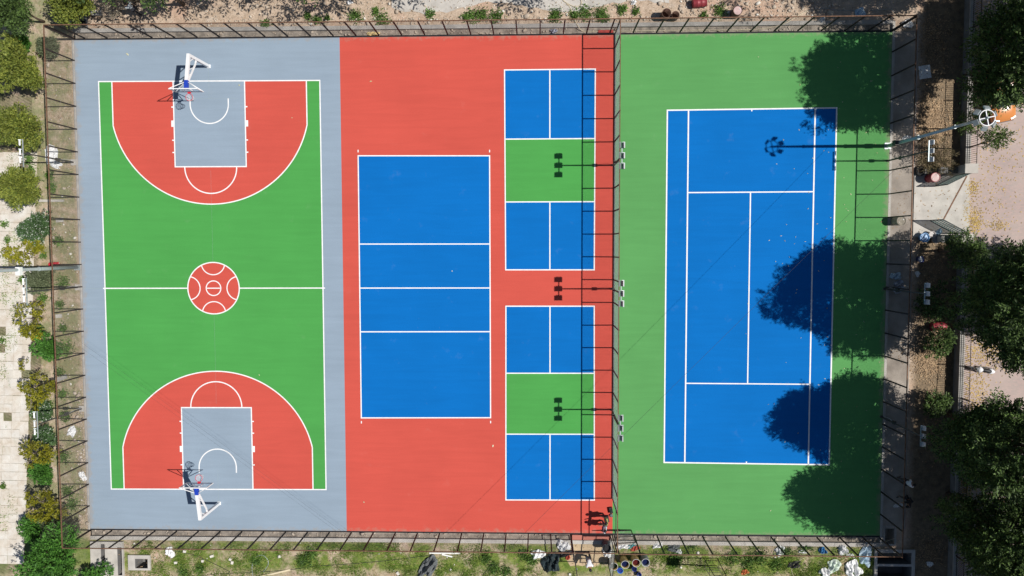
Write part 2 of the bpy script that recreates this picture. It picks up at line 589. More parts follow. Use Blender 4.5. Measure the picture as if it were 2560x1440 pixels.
PIT_A = px_rect(228, 1352, 312, 1440)       # twin chamber, bottom left
PIT_B = px_rect(322, 1386, 378, 1424)       # box chamber, bottom left
PIT_C = px_rect(2186, 1372, 2284, 1456)     # twin chamber, bottom right
PIT_D = px_rect(2208, 1314, 2240, 1364)     # small chamber at the walkway, bottom right
PIT_E = px_rect(194, 30, 220, 80)           # channel, top left
slab_rect = (XL, XR, YB - GUT - COP, YT + GUT + COP)
holes = [slab_rect, PIT_A, PIT_B, PIT_C, PIT_D, PIT_E]
xs = sorted({-700.0, 700.0, *[h[0] for h in holes], *[h[1] for h in holes]})
ys = sorted({-700.0, 700.0, *[h[2] for h in holes], *[h[3] for h in holes]})
mb = MB()
for i in range(len(xs) - 1):
    for j in range(len(ys) - 1):
        cx, cy = (xs[i] + xs[i + 1]) / 2, (ys[j] + ys[j + 1]) / 2
        if any(h[0] < cx < h[1] and h[2] < cy < h[3] for h in holes):
            continue
        mb.poly([(xs[i], ys[j]), (xs[i + 1], ys[j]), (xs[i + 1], ys[j + 1]), (xs[i], ys[j + 1])], GZ)
structure(mb.build('ground', M['ground']))


def slab(name, label, x0, x1, mat_):
    m_ = MB()
    m_.add([(x0, YB, 0), (x1, YB, 0), (x1, YT, 0), (x0, YT, 0), (x0, YB, -.5), (x1, YB, -.5), (x1, YT, -.5), (x0, YT, -.5)],
           [(0, 1, 2, 3), (0, 4, 5, 1), (1, 5, 6, 2), (2, 6, 7, 3), (3, 7, 4, 0)])
    return structure(m_.build(name, mat_), label)


bb_court = slab('basketball_court', 'grey basketball court with green field and red three-point areas', XL, XM1, M['grey'])
red_court = slab('volleyball_and_pickleball_court', 'red court with blue volleyball field and two pickleball fields', XM1, XM2, M['red'])
tn_court = slab('tennis_court', 'green court with blue tennis field and white lines', XM2, XR, M['tgreen'])


class Field:
    """a painted field: u across, v from the top line down, in metres, stretched between its surveyed corners"""
    def __init__(self, w, l, px):
        self.w, self.l = w, l
        self.c = [gp(*p) for p in px]

    def p(self, u, v):
        a, b = u / self.w, v / self.l
        tl, tr, bl, br = self.c
        return tuple((1 - a) * (1 - b) * tl[k] + a * (1 - b) * tr[k] + (1 - a) * b * bl[k] + a * b * br[k] for k in (0, 1))

    def rect(self, name, m_, parent, u0, v0, u1, v1, z):
        return MB().poly([self.p(u0, v1), self.p(u1, v1), self.p(u1, v0), self.p(u0, v0)], z).build(name, m_, parent)

    def area(self, name, m_, parent, pts, z):
        q = [self.p(*p) for p in pts]
        return MB().poly(q, z).build(name, m_, parent)

    def arc(self, parent, c, r, a0, a1, z, w=0.075, n=72, name='line'):
        return MB().ring(c, r - w / 2, r + w / 2, z, a0, a1, n, self.p).build(name, M['line'], parent)


ZA, ZB_, ZC, ZL = 0.004, 0.008, 0.012, 0.016
LW = 0.078


def outline(F, parent, u0, v0, u1, v1, z=ZL, w=LW):
    F.rect('line', M['line'], parent, u0, v0, u1, v0 + w, z)
    F.rect('line', M['line'], parent, u0, v1 - w, u1, v1, z)
    F.rect('line', M['line'], parent, u0, v0 + w, u0 + w, v1 - w, z)
    F.rect('line', M['line'], parent, u1 - w, v0 + w, u1, v1 - w, z)


# --- basketball
B = Field(15, 28, [(245.2, 202.6), (801, 199.6), (277.2, 1223.8), (816.8, 1225.2)])
B.rect('green_field', M['green'], bb_court, 0.02, 0.02, 14.98, 27.98, ZA)
outline(B, bb_court, 0, 0, 15, 28)
S = 6.6
dv = math.sqrt(6.75 ** 2 - S ** 2)
for top in (True, False):
    V = (lambda v: v) if top else (lambda v: 28 - v)
    sgn = 1 if top else -1
    ang0 = math.atan2(dv, S)
    pts = [(7.5 + S, V(0.04)), (7.5 + S, V(1.575 + dv))]
    for i in range(1, 60):
        a = ang0 + (math.pi - 2 * ang0) * i / 60
        pts.append((7.5 + 6.75 * math.cos(a), V(1.575 + 6.75 * math.sin(a))))
    pts += [(7.5 - S, V(1.575 + dv)), (7.5 - S, V(0.04))]
    B.area('three_point_area', M['red'], bb_court, pts if not top else pts[::-1], ZB_)
    # three-point line
    if top:
        B.arc(bb_court, (7.5, 1.575), 6.75 - LW / 2, ang0, math.pi - ang0, ZL, LW)
    else:
        B.arc(bb_court, (7.5, 28 - 1.575), 6.75 - LW / 2, -math.pi + ang0, -ang0, ZL, LW)
    for s in (-1, 1):
        u = 7.5 + s * (S - LW / 2)
        v0, v1 = sorted((V(LW), V(1.575 + dv)))
        B.rect('line', M['line'], bb_court, u - LW / 2, v0, u + LW / 2, v1, ZL)
    # key
    v0, v1 = sorted((V(0.03), V(5.8)))
    B.rect('key_area', M['grey'], bb_court, 7.5 - 2.45, v0, 7.5 + 2.45, v1, ZC)
    for s in (-1, 1):
        u = 7.5 + s * (2.45 - LW / 2)
        v0, v1 = sorted((V(LW), V(5.8 - LW)))
        B.rect('line', M['line'], bb_court, u - LW / 2, v0, u + LW / 2, v1, ZL)
        for a, b in ((1.72, 1.80), (2.66, 3.08), (3.94, 4.02), (4.76, 4.84)):
            u0, u1 = sorted((7.5 + s * 2.45, 7.5 + s * (2.45 + (0.15 if b - a > .2 else 0.12))))
            va, vb = sorted((V(a), V(b)))
            B.rect('lane_mark', M['line'], bb_court, u0, va, u1, vb, ZL)
    v0, v1 = sorted((V(5.8 - LW), V(5.8)))
    B.rect('line', M['line'], bb_court, 7.5 - 2.45, v0, 7.5 + 2.45, v1, ZL)
    # free throw half circle and no-charge arc
    if top:
        B.arc(bb_court, (7.5, 5.8), 1.8 - LW / 2, 0.0, math.pi, ZL, LW)
        B.arc(bb_court, (7.5, 1.575), 1.29, 0, math.pi, ZL, LW)
    else:
        B.arc(bb_court, (7.5, 28 - 5.8), 1.8 - LW / 2, math.pi, 2 * math.pi, ZL, LW)
        B.arc(bb_court, (7.5, 28 - 1.575), 1.29, math.pi, 2 * math.pi, ZL, LW)
    for s in (-1, 1):
        v0, v1 = sorted((V(1.2), V(1.575)))
        B.rect('line', M['line'], bb_court, 7.5 + s * 1.29 - LW / 2, v0, 7.5 + s * 1.29 + LW / 2, v1, ZL)
# centre circle with its emblem of arcs
cc = (7.5, 14.0)
B.area('centre_circle', M['red'], bb_court, [(cc[0] + 1.76 * math.cos(2 * math.pi * i / 72), cc[1] - 1.76 * math.sin(2 * math.pi * i / 72)) for i in range(72)], ZB_)
B.arc(bb_court, cc, 1.76, 0, 2 * math.pi, ZL, LW, 96)
B.arc(bb_court, cc, 0.5, 0, 2 * math.pi, ZL, 0.07, 48)
B.rect('line', M['line'], bb_court, 7.05, 13.965, 7.95, 14.035, ZL)
ra, Rc = 0.80, 1.72
half = math.acos(ra / (2 * Rc))
for k in range(4):
    a = k * math.pi / 2
    c_ = (cc[0] + Rc * math.cos(a), cc[1] + Rc * math.sin(a))
    B.arc(bb_court, c_, ra, a + math.pi - half, a + math.pi + half, ZL, 0.07, 32)
B.rect('line', M['line'], bb_court, -0.1, 13.96, 7.5 - 1.8, 14.04, ZL + .002)
B.rect('line', M['line'], bb_court, 7.5 + 1.8, 13.96, 15.1, 14.04, ZL + .002)

# --- volleyball
Vb = Field(9, 18, [(894, 388), (1225.5, 388), (902, 1046), (1228, 1045.5)])
Vb.rect('blue_field', M['blue'], red_court, 0.02, 0.02, 8.98, 17.98, ZA)
outline(Vb, red_court, 0, 0, 9, 18)
for v in (6.0, 9.0, 12.0):
    Vb.rect('line', M['line'], red_court, LW, v - LW / 2, 9 - LW, v + LW / 2, ZL)
for u in (0.04, 8.96):
    for v in (-0.36, 18.18):
        Vb.rect('service_mark', M['line'], red_court, u - 0.035, v, u + 0.035, v + 0.17, ZL)
# --- pickleball, twice
for px in ([(1259.8, 173.6), (1489.8, 171.2), (1262.8, 676), (1487, 676)], [(1263.3, 764), (1487, 764), (1263.3, 1251), (1487.2, 1251.5)]):
    P = Field(6.1, 13.41, px)
    P.rect('blue_field', M['blue'], red_court, 0.02, 0.02, 6.08, 4.6, ZA)
    P.rect('blue_field', M['blue'], red_court, 0.02, 8.81, 6.08, 13.39, ZA)
    P.rect('green_field', M['green'], red_court, 0.02, 4.6, 6.08, 8.81, ZA)
    outline(P, red_court, 0, 0, 6.1, 13.41)
    for v in (4.61, 8.80):
        P.rect('line', M['line'], red_court, LW, v - LW / 2, 6.1 - LW, v + LW / 2, ZL)
    for v0, v1 in ((LW, 4.61 - LW / 2), (8.80 + LW / 2, 13.41 - LW)):
        P.rect('line', M['line'], red_court, 3.05 - LW / 2, v0, 3.05 + LW / 2, v1, ZL)
# --- tennis
T = Field(10.97, 23.77, [(1666.5, 274), (2093.5, 268), (1658.5, 1157.6), (2074.5, 1163.6)])
T.rect('blue_field', M['blue'], tn_court, 0.02, 0.02, 10.95, 23.75, ZA)
TL = 0.09
outline(T, tn_court, 0, 0, 10.97, 23.77, ZL, TL)
for u in (1.37 + TL / 2, 10.97 - 1.37 - TL / 2):
    T.rect('line', M['line'], tn_court, u - TL / 2, TL, u + TL / 2, 23.77 - TL, ZL)
for v in (5.485, 23.77 - 5.485):
    T.rect('line', M['line'], tn_court, 1.37 + TL, v - .04, 10.97 - 1.37 - TL, v + .04, ZL)
T.rect('line', M['line'], tn_court, 5.485 - .04, 5.525, 5.485 + .04, 23.77 - 5.525, ZL)
T.rect('centre_mark', M['line'], tn_court, 5.445, TL, 5.525, TL + .1, ZL)
T.rect('centre_mark', M['line'], tn_court, 5.445, 23.77 - TL - .1, 5.525, 23.77 - TL, ZL)
# thin chalk setting-out lines left on the paint
chalk = plain('chalk_trace', (0.30, 0.38, 0.36), 0.9, 0.1, 4.0, bump=0)
for F, par, a in ((B, bb_court, (5.6, 1.192, 9.4, 1.2)), (B, bb_court, (7.495, -1.1, 7.505, 1.3)), (B, bb_court, (7.497, 6, 7.503, 12.2)), (B, bb_court, (7.497, 15.8, 7.503, 22)), (B, bb_court, (-2, 13.995, -.1, 14.005)), (B, bb_court, (7.495, 26.6, 7.505, 29.4))):
    F.rect('chalk_line', chalk, par, a[0], a[1], a[2], a[3], ZL - .002)

# --- gutters and coping along the top and bottom of the slab
def gutter(name, y_in, sgn):
    """open gutter beside the slab; sgn +1 lies above the slab, -1 below"""
    y0, y1, y2 = y_in, y_in + sgn * GUT, y_in + sgn * (GUT + COP)
    fl = MB()
    n = 60
    rng = np.random.default_rng(3 if sgn > 0 else 4)
    for i in range(n):
        a = XL + (XR - XL) * i / n
        b = XL + (XR - XL) * (i + 1) / n
        z = -0.17 + rng.uniform(-.02, .02)
        p = [(a, y0, z), (b, y0, z), (b, y1, z), (a, y1, z)]
        fl.add(p, [(0, 1, 2, 3) if sgn > 0 else (3, 2, 1, 0)])
    g_ = structure(fl.build(name, M['debris']))
    cb = MB()
    n = 18
    for i in range(n):
        a = XL + (XR - XL) * i / n + 0.008
        b = XL + (XR - XL) * (i + 1) / n - 0.008
        MB().box(((a + b) / 2, (y1 + y2) / 2, -.17), (b - a, COP, 0.46 + rng.uniform(-.012, .012))).build('coping', M['concrete'] if sgn > 0 else M['concrete_pale'], g_)
    lo, hi = sorted((y0 - sgn * .10, y0))
    MB().poly([(XL, lo), (XR, lo), (XR, hi), (XL, hi)], 0.0035).build('edge_strip', M['edge'], g_)
    return g_


gutter('drain_gutter', YT, 1)
gutter('drain_gutter', YB, -1)
# narrow concrete edging left and right
kb = structure(MB().box((XL - .09, (YT + YB) / 2, -.16), (.14, YT - YB, .34)).build('kerb', M['concrete']))
kb = structure(MB().box((XR + .10, (YT + YB) / 2, -.16), (.16, YT - YB + 1.2, .33)).build('kerb', M['concrete_pale']))

# --- walkway on the right, apron by the gate, pink brick yard
r_w = structure(MB().box(((XR + .185 + 25.15) / 2, -2.6, -.10), (25.15 - XR - .185, 33.2, 0.2)).build('walkway', plain('dusty_walkway', (0.30, 0.255, 0.215), 0.92, 0.25, 0.8, bump=0.4, bscale=20, col2=(0.44, 0.385, 0.33))))
a0 = gp(2286, 470)
a1 = gp(2424, 572)
ap = [gp(2284, 434), gp(2424, 430), gp(2424, 590), gp(2280, 592)]
apron = structure(MB().poly([(p[0], p[1]) for p in ap][::-1], 0.0).build('apron', M['concrete_pale']))
MB().bar((*gp(2417, 440), 0.006), (*gp(2358, 550), 0.006), 0.09, 0.012).build('threshold_rail', M['rust'], apron)
yx = 28.33
yard = structure(MB().add([(yx, -60, -.012), (60, -60, -.012), (60, 60, -.012), (yx, 60, -.012)], [(0, 1, 2, 3)]).build('brick_yard', M['brick']))
# --- concrete road along the top, uneven edge
rng = np.random.default_rng(11)
top_pts = []
for i in range(41):
    x = -9.5 + 18.4 * i / 40
    top_pts.append((x, 15.95 - 0.35 * math.sin(i * .31) - rng.uniform(0, .22)))
mbp = MB().poly([(p[0], p[1]) for p in top_pts] + [(8.9, 21), (-9.5, 21)], -0.018)
structure(mbp.build('concrete_road', M['concrete_pale']))

# --- paved footpath on the left: separate slabs with weedy joints
path = structure(MB().box((-36.15, -6, -.16), (3.9, 34, .26)).build('footpath', plain('path_bed', (0.55, 0.475, 0.39), .95, .15, 1.2, bump=.5, bscale=20, col2=(0.48, 0.44, 0.33))))
SL = 0.60
slab_me = []
for k in range(3):
    b_ = MB().box((0, 0, 0), (SL - .014, SL - .014, .06))
    slab_me.append(b_.mesh('paving_slab'))
for k, mm in enumerate((M['slab'], M['slab_tan'], M['slab_dirt'])):
    slab_me[k].materials.append(mm)
rng = np.random.default_rng(5)
cnt = 0
for r in range(48):
    yy = 6.2 - r * SL
    xr = -33.95 - 1.85 * (6.2 - yy) / 26.0
    for cidx in range(5):
        xx = xr - SL / 2 - cidx * SL
        if xx < -37.9:
            continue
        miss = 0.03 if yy > -12 else 0.0
        if rng.random() < miss + (0.12 if cidx in (2, 3) and -10 < yy < 1 else 0):
            continue
        k = int(rng.choice([0, 0, 0, 1, 2], p=[.3, .2, .2, .2, .1]))
        o = bpy.data.objects.new('paving_slab', slab_me[k])
        COL.objects.link(o)
        o.parent = path
        o.location = (xx + rng.uniform(-.012, .012), yy + rng.uniform(-.012, .012), -0.026 + rng.uniform(-.006, .006))
        o.rotation_euler = (rng.uniform(-.012, .012), rng.uniform(-.012, .012), -.02 + rng.uniform(-.015, .015))
        cnt += 1

# --- boundary wall on the right with railing, in two stretches beside the gate
def boundary(label, ya, yb, seed):
    t = thing('boundary_wall', label, 'wall', (28.2, (ya + yb) / 2, 0))
    L = abs(ya - yb)
    MB().box((0, 0, .30), (.24, L, .72)).build('wall', M['concrete_dark'], t)
    n = max(1, int(L / 1.8))
    for i in range(n):
        MB().box((0, -L / 2 + L * (i + .5) / n, .69), (.32, L / n - .02, .07)).build('coping', M['concrete'], t)
    npan = max(1, int(round(L / 2.2)))
    w = L / npan
    pm = MB()
    k = int(w / .125)
    for i in range(k):
        pm.box((0, -w / 2 + w * (i + .5) / k, .5), (.018, .018, 1.0))
    pm.box((0, 0, .95), (.03, w, .03))
    pm.box((0, 0, .10), (.03, w, .03))
    me = pm.mesh('railing_panel')
    me.materials.append(M['post'])
    po = MB().box((0, 0, .53), (.06, .06, 1.1)).mesh('railing_post')
    po.materials.append(M['post'])
    for i in range(npan):
        link('railing_panel', me, None, t, (0, -L / 2 + w * (i + .5), .73))
    for i in range(npan + 1):
        link('railing_post', po, None, t, (0.0, -L / 2 + w * i, .73))
    return t


gate_top = gp(2398, 425)[1]
gate_bot = gp(2388, 590)[1]
boundary('dark concrete boundary wall with picket railing above the gate opening', 18.5, gate_top + .05, 1)
boundary('dark concrete boundary wall with picket railing below the gate opening', gate_bot - .05, -25.0, 2)


# ------------------------------------------------------------------ fences
FH = 3.1


def wire_panel(w, h, step=0.075, r=0.0026):
    """woven wire: two sets of diagonal wires, in the local x-z plane"""
    vs_, fs_ = [], []
    s = step * math.sqrt(2)
    for sg, off in ((1, 0.0), (-1, 0.004)):
        c = -h + (s * .5)
        while c < w:
            # line x = c + z (sg=1) ; mirrored for sg=-1
            z0 = max(0.0, -c)
            z1 = min(h, w - c)
            if z1 - z0 > 0.02:
                x0, x1 = c + z0, c + z1
                if sg < 0:
                    x0, x1 = w - x0, w - x1
                d = np.array([x1 - x0, 0, z1 - z0])
                d /= np.linalg.norm(d)
                n1 = np.array([0, 1.0, 0])
                n2 = np.cross(d, n1)
                o = len(vs_)
                for (x, z) in ((x0, z0), (x1, z1)):
                    for k in range(3):
                        a = 2 * math.pi * k / 3
                        q = np.array([x - w / 2, off, z]) + r * (n1 * math.cos(a) + n2 * math.sin(a))
                        vs_.append(q)
                for k in range(3):
                    k2 = (k + 1) % 3
                    fs_.append((o + k, o + k2, o + 3 + k2, o + 3 + k))
            c += s
    return np_mesh('mesh_panel', np.array(vs_), np.array(fs_))


def fence(label, A, stops, axis, wire, rail_m='rust', z0=0.0, h=FH, top_extra=0.0):
    """straight fence along axis ('x' or 'y') with posts at the stops"""
    if axis == 'x':
        t = thing('mesh_fence', label, 'fence', (stops[0], A, z0))
        rz = 0.0
    else:
        t = thing('mesh_fence', label, 'fence', (A, stops[0], z0))
        rz = math.pi / 2
    pm = MB().box((0, 0, h / 2), (.075, .075, h)).mesh('post')
    pm.materials.append(M['post'])
    cache = {}
    d = lambda q: ((q - stops[0], 0, 0) if axis == 'x' else (0, q - stops[0], 0))
    rr = random.Random(len(label))
    for q in stops:
        o = link('post', pm, None, t, d(q))
        o.rotation_euler = (rr.uniform(-.006, .006), rr.uniform(-.006, .006), rz)
    L = stops[-1] - stops[0]
    s = 1 if L > 0 else -1
    for a, b in zip(stops[:-1], stops[1:]):
        w = round(abs(b - a) - .06, 2)
        if w not in cache:
            me = wire_panel(w, h - .16)
            me.materials.append(wire)
            cache[w] = me
        o = link('mesh_panel', cache[w], None, t, tuple(np.array(d((a + b) / 2)) + (0, 0, .10)))
        o.rotation_euler = (0, 0, rz)
    end = d(stops[-1])
    e = .03 * s
    ex = (e, 0, 0) if axis == 'x' else (0, e, 0)
    a = np.array((0, 0, h + .028)) - ex
    b = np.array(end) + (0, 0, h + .028) + ex
    MB().bar(a, b, .058, .055).build('top_rail', M[rail_m], t)
    return t


st = 1.5378
top_stops = [XL, -30.36] + [-30.36 + st * k for k in range(1, 36)]
top_stops[-1] = XR
fence('rusty mesh fence along the rubble verge at the top of the courts', YT + .02, top_stops, 'x', M['wire_old'])
gate_l = gp(1426, 1333)[0]
bl_stops = [XL + 1.535 * k for k in range(0, 23)]
bl_stops = [q for q in bl_stops if q < gate_l - .6] + [gate_l]
fence('rusty mesh fence along the grass verge from bottom left corner to the gateway', YB - .02, bl_stops, 'x', M['wire_old'])
br_stops = [XM2 + .12] + [XM2 + 1.50 + 1.548 * k for k in range(0, 11)]
br_stops = [q for q in br_stops if q < XR - .5] + [XR]
fence('rusty mesh fence along the littered grass verge below the tennis court', YB - .06, br_stops, 'x', M['wire_old'])
l_stops = [YT - .05] + [YT - 1.45 - 1.535 * k for k in range(0, 21)] + [YB]
fence('rusty mesh fence beside the shrubs left of the basketball court', XL - .02, l_stops, 'y', M['wire_old'])
r_stops = [YT - .05] + [YT - 1.40 - 1.545 * k for k in range(0, 21)] + [YB - .1]
fence('rusty mesh fence between the tennis court and the concrete walkway', XR + .02, r_stops, 'y', M['wire_old'])
c_stops = [YT - .08] + [13.09 - 1.5355 * k for k in range(0, 20)]
c_stops = [q for q in c_stops if q > -16.9] + [-17.25]
cf = fence('grey mesh divider fence between the red court and the tennis court', XM2, c_stops, 'y', M['wire'])
MB().box((0, (c_stops[-1] - c_stops[0]) / 2, .045), (.10, abs(c_stops[-1] - c_stops[0]), .09)).build('base_kerb', M['edge'], cf)
# top bar over the doorway at the lower end of the divider
MB().bar((0, c_stops[-1] - c_stops[0], FH + .028), (0, YB - c_stops[0], FH + .028), .058, .055).build('top_rail', M['rust'], cf)


def gate_leaf(label, hinge, end, h, name='mesh_gate'):
    hx, hy = hinge
    ex, ey = end
    w = math.hypot(ex - hx, ey - hy)
    rz = math.atan2(ey - hy, ex - hx)
    t = thing(name, label, 'gate', (hx, hy, .05), rz)
    f = MB()
    f.bar((0.03, 0, 0), (0.03, 0, h), .05).bar((w - .03, 0, 0), (w - .03, 0, h), .05)
    f.bar((.055, 0, .03), (w - .055, 0, .03), .05).bar((.055, 0, h - .03), (w - .055, 0, h - .03), .05).bar((.055, 0, h * .5), (w - .055, 0, h * .5), .04)
    f.build('gate_frame', M['post'], t)
    me = wire_panel(w - .1, h - .1)
    me.materials.append(M['wire'])
    link('mesh_panel', me, None, t, (w / 2, .004, .05))
    MB().box((w - .12, .05, h * .48), (.10, .03, .05)).build('latch', M['galv'], t)
    return t


hl = (gate_l + .06, YB - .09)
gate_leaf('left leaf of the bottom gateway standing open towards the grass', hl, (gate_l + .35, YB - 1.95), 2.75)
gate_leaf('right leaf of the bottom gateway standing open beside the paint drums', (XM2 - .12, YB - .09), (XM2 - .30, YB - 2.0), 2.75)
gate_leaf('divider fence gate swung open along the tennis court edge', (XM2 + .12, YB + .28), (XM2 + 1.3, YB + .36), 2.2)
# gateway frame
t = thing('gateway_frame', 'rusty gateway frame with header bar between the bottom fence stretches', 'gate frame', (gate_l, YB - .02, 0))
wgate = XM2 - gate_l
MB().bar((0.03, 0, FH + .02), (wgate, 0, FH + .02), .055).build('top_rail', M['rust'], t)
MB().bar((0.03, 0, 2.82), (wgate - .05, 0, 2.82), .05).build('header_bar', M['post'], t)
MB().box((wgate - .02, 0, FH / 2), (.07, .07, FH)).build('post', M['post'], t)
MB().bar((wgate - .02, 2.5, 2.3), (wgate - .02, .05, 2.3), .045).build('door_header', M['post'], t)
gs = [gp(1432, 1337), gp(1535, 1337), gp(1535, 1395), gp(1432, 1395)]
rng = np.random.default_rng(12)
sp_ = [(gate_l - .1, YB - GUT - COP)] + [(gate_l - .2 + rng.uniform(-.12, .12), YB - GUT - COP - .4 - .35 * k) for k in range(3)]
sp_ += [(gate_l + (XM2 + .1 - gate_l) * k / 7, YB - GUT - COP - 1.45 + rng.uniform(-.22, .22)) for k in range(8)]
sp_ += [(XM2 - .05, YB - GUT - COP - .7), (XM2 - .05, YB - GUT - COP)]
structure(MB().poly(sp_, GZ + .012).build('sandy_path', plain('sandy_soil', (0.50, 0.38, 0.24), .95, .15, 3.0, bump=.4)))
structure(MB().box(((gate_l + XM2) / 2, YB - GUT / 2, -.06), (wgate - .25, GUT - .02, .10)).build('gateway_slab', M['red']))

# ------------------------------------------------------------------ drain pits
def pit(label, R, chambers, top=0.10, depth=-0.95, mat_='concrete_pale'):
    """concrete drain pit: a raised rim round one or more open chambers"""
    cx, cy = (R[0] + R[1]) / 2, (R[2] + R[3]) / 2
    t = thing('drain_pit', label, 'drain pit', (cx, cy, 0))
    xs_ = sorted({R[0], R[1], *[c[0] for c in chambers], *[c[1] for c in chambers]})
    ys_ = sorted({R[2], R[3], *[c[2] for c in chambers], *[c[3] for c in chambers]})
    b_ = MB()
    for i in range(len(xs_) - 1):
        for j in range(len(ys_) - 1):
            fl_ = MB()
            mx, my = (xs_[i] + xs_[i + 1]) / 2, (ys_[j] + ys_[j + 1]) / 2
            inside = any(c[0] < mx < c[1] and c[2] < my < c[3] for c in chambers)
            z = depth if inside else top
            (fl_ if inside else b_).add([(xs_[i] - cx, ys_[j] - cy, z), (xs_[i + 1] - cx, ys_[j] - cy, z), (xs_[i + 1] - cx, ys_[j + 1] - cy, z), (xs_[i] - cx, ys_[j + 1] - cy, z)], [(0, 1, 2, 3)])
            if inside:
                fl_.build('chamber_floor', M['concrete_dark'], t)
    b_.build('rim', M[mat_], t)
    for c in chambers:
        w_ = MB()
        x0, x1, y0, y1 = c[0] - cx, c[1] - cx, c[2] - cy, c[3] - cy
        w_.add([(x0, y0, depth), (x1, y0, depth), (x1, y1, depth), (x0, y1, depth), (x0, y0, top), (x1, y0, top), (x1, y1, top), (x0, y1, top)],
               [(0, 4, 5, 1), (1, 5, 6, 2), (2, 6, 7, 3), (3, 7, 4, 0)])
        w_.build('chamber_wall', M['concrete_dark'], t)
    o_ = MB()
    x0, x1, y0, y1 = R[0] - cx, R[1] - cx, R[2] - cy, R[3] - cy
    o_.add([(x0, y0, -.4), (x1, y0, -.4), (x1, y1, -.4), (x0, y1, -.4), (x0, y0, top), (x1, y0, top), (x1, y1, top), (x0, y1, top)],
           [(0, 1, 5, 4), (1, 2, 6, 5), (2, 3, 7, 6), (3, 0, 4, 7)])
    o_.build('outer_wall', M[mat_], t)
    return t


pit('pale concrete drain pit with two long slots below the left court corner', PIT_A, [px_rect(255, 1358, 267, 1436), px_rect(296, 1366, 309, 1436)], .16)
pit('small square concrete drain box with open top beside the grass', PIT_B, [px_rect(340, 1395, 372, 1419)], .14)
pit('wide shaded concrete drain pit in two chambers at the bottom right corner', PIT_C, [px_rect(2192, 1380, 2276, 1409), px_rect(2192, 1414, 2276, 1452)], .12, -1.2)
pit('narrow shaded drain pit in the walkway at the bottom right', PIT_D, [px_rect(2213, 1318, 2235, 1360)], .02, -.9, 'concrete')
pit('narrow concrete channel above the top left court corner', PIT_E, [px_rect(198, 36, 216, 78)], .04, -.5, 'concrete_dark')

# ------------------------------------------------------------------ basketball hoops
def hoop(label, base, rz, ring_d):
    """gooseneck stand; local -y points into the court; ring_d = distance of the ring centre from the post"""
    t = thing('basketball_hoop', label, 'basketball hoop', (base[0], base[1], 0), rz)
    H = 2.98
    yb = -(ring_d - .36)              # board plane
    MB().box((0, 0, .02), (.24, .24, .04)).build('base_plate', M['white'], t)
    MB().box((0, 0, H / 2 + .02), (.18, .18, H - .02)).build('post', M['white'], t)
    z1 = 3.42
    ya = yb + .12
    MB().bar((0, .07, H), (0, ya + .5, z1 - .06), .19).build('arm', M['white'], t)
    MB().bar((0, ya + .5, z1 - .06), (0, ya, z1), .22, .22).build('arm_padding', M['bluepad'], t)
    s_ = MB()
    s_.bar((0, -.05, 1.92), (0, -.30, 2.02), .085)
    s_.bar((0, -.28, 2.00), (0, ya + .42, z1 - .22), .085)
    s_.build('strut', M['white'], t)
    for a, b in (((0, -.06, 2.35), (0, -.42, H)), ((0, -.62, 2.32), (0, -.95, H + .15)), ((0, -1.1, 2.72), (0, -1.35, H + .22))):
        MB().bar(a, b, .045).build('brace', M['white'], t)
    # board 1.8 x 1.05, lower edge 2.9
    BL, BH, z0 = 1.8, 1.05, 2.90
    MB().box((0, yb, z0 + BH / 2), (BL - .08, .012, BH - .08)).build('backboard', M['glass'], t)
    fr = MB()
    fr.bar((-BL / 2, yb, z0 + .03), (BL / 2, yb, z0 + .03), .05, .06).bar((-BL / 2, yb, z0 + BH - .03), (BL / 2, yb, z0 + BH - .03), .06, .06)
    for s in (-1, 1):
        fr.bar((s * (BL / 2 - .03), yb, z0 + .06), (s * (BL / 2 - .03), yb, z0 + BH - .06), .06, .05)
    fr.build('board_frame', M['white'], t)
    tg = MB()
    for s in (-1, 1):
        tg.bar((s * .295, yb - .012, z0 + .15), (s * .295, yb - .012, z0 + .60), .05, .008)
    tg.bar((-.32, yb - .012, z0 + .62), (.32, yb - .012, z0 + .62), .05, .008)
    tg.build('target_square', M['white'], t)
    for s in (-1, 1):
        for zc in (z0 + .08, z0 + BH - .05):
            MB().bar((s * .07, ya + .42, z1 - .05), (s * (BL / 2 - .05), yb + .04, zc), .038).build('board_stay', M['white'], t)
    for s in (-1, 1):
        MB().bar((s * .06, ya + .02, z1 - .04), (s * .28, yb + .03, z0 + .2), .045).build('board_stay', M['white'], t)
    MB().box((0, yb - .05, 3.02), (.17, .10, .15)).build('ring_mount', M['ringred'], t)
    yc = -ring_d
    rg = MB()
    pts = [(.228 * math.cos(2 * math.pi * k / 28), yc + .228 * math.sin(2 * math.pi * k / 28), 3.05) for k in range(29)]
    rg.tube(pts, .014, 6, False)
    rg.bar((-.06, yb - .1, 3.045), (-.06, yc + .22, 3.045), .03).bar((.06, yb - .1, 3.045), (.06, yc + .22, 3.045), .03)
    rg.build('ring', M['ringred'], t)
    nt = MB()
    for k in range(12):
        for tw in (1, -1):
            P_ = []
            for j in range(4):
                q = j / 3
                r = .225 * (1 - .42 * q)
                a = 2 * math.pi * (k + tw * q * 1.5) / 12
                P_.append((r * math.cos(a), yc + r * math.sin(a), 3.05 - .42 * q))
            nt.tube(P_, .009, 4, False)
    nt.build('net', M['net'], t)
    return t


hb1 = gp(522, 166)
hoop('white basketball hoop with blue padded arm at the top end of the grey court', hb1, 0.0, hb1[1] - 9.51)
hb2 = gp(548, 1258)
hoop('white basketball hoop with blue padded arm at the bottom end of the grey court', hb2, math.pi, -15.10 - hb2[1])

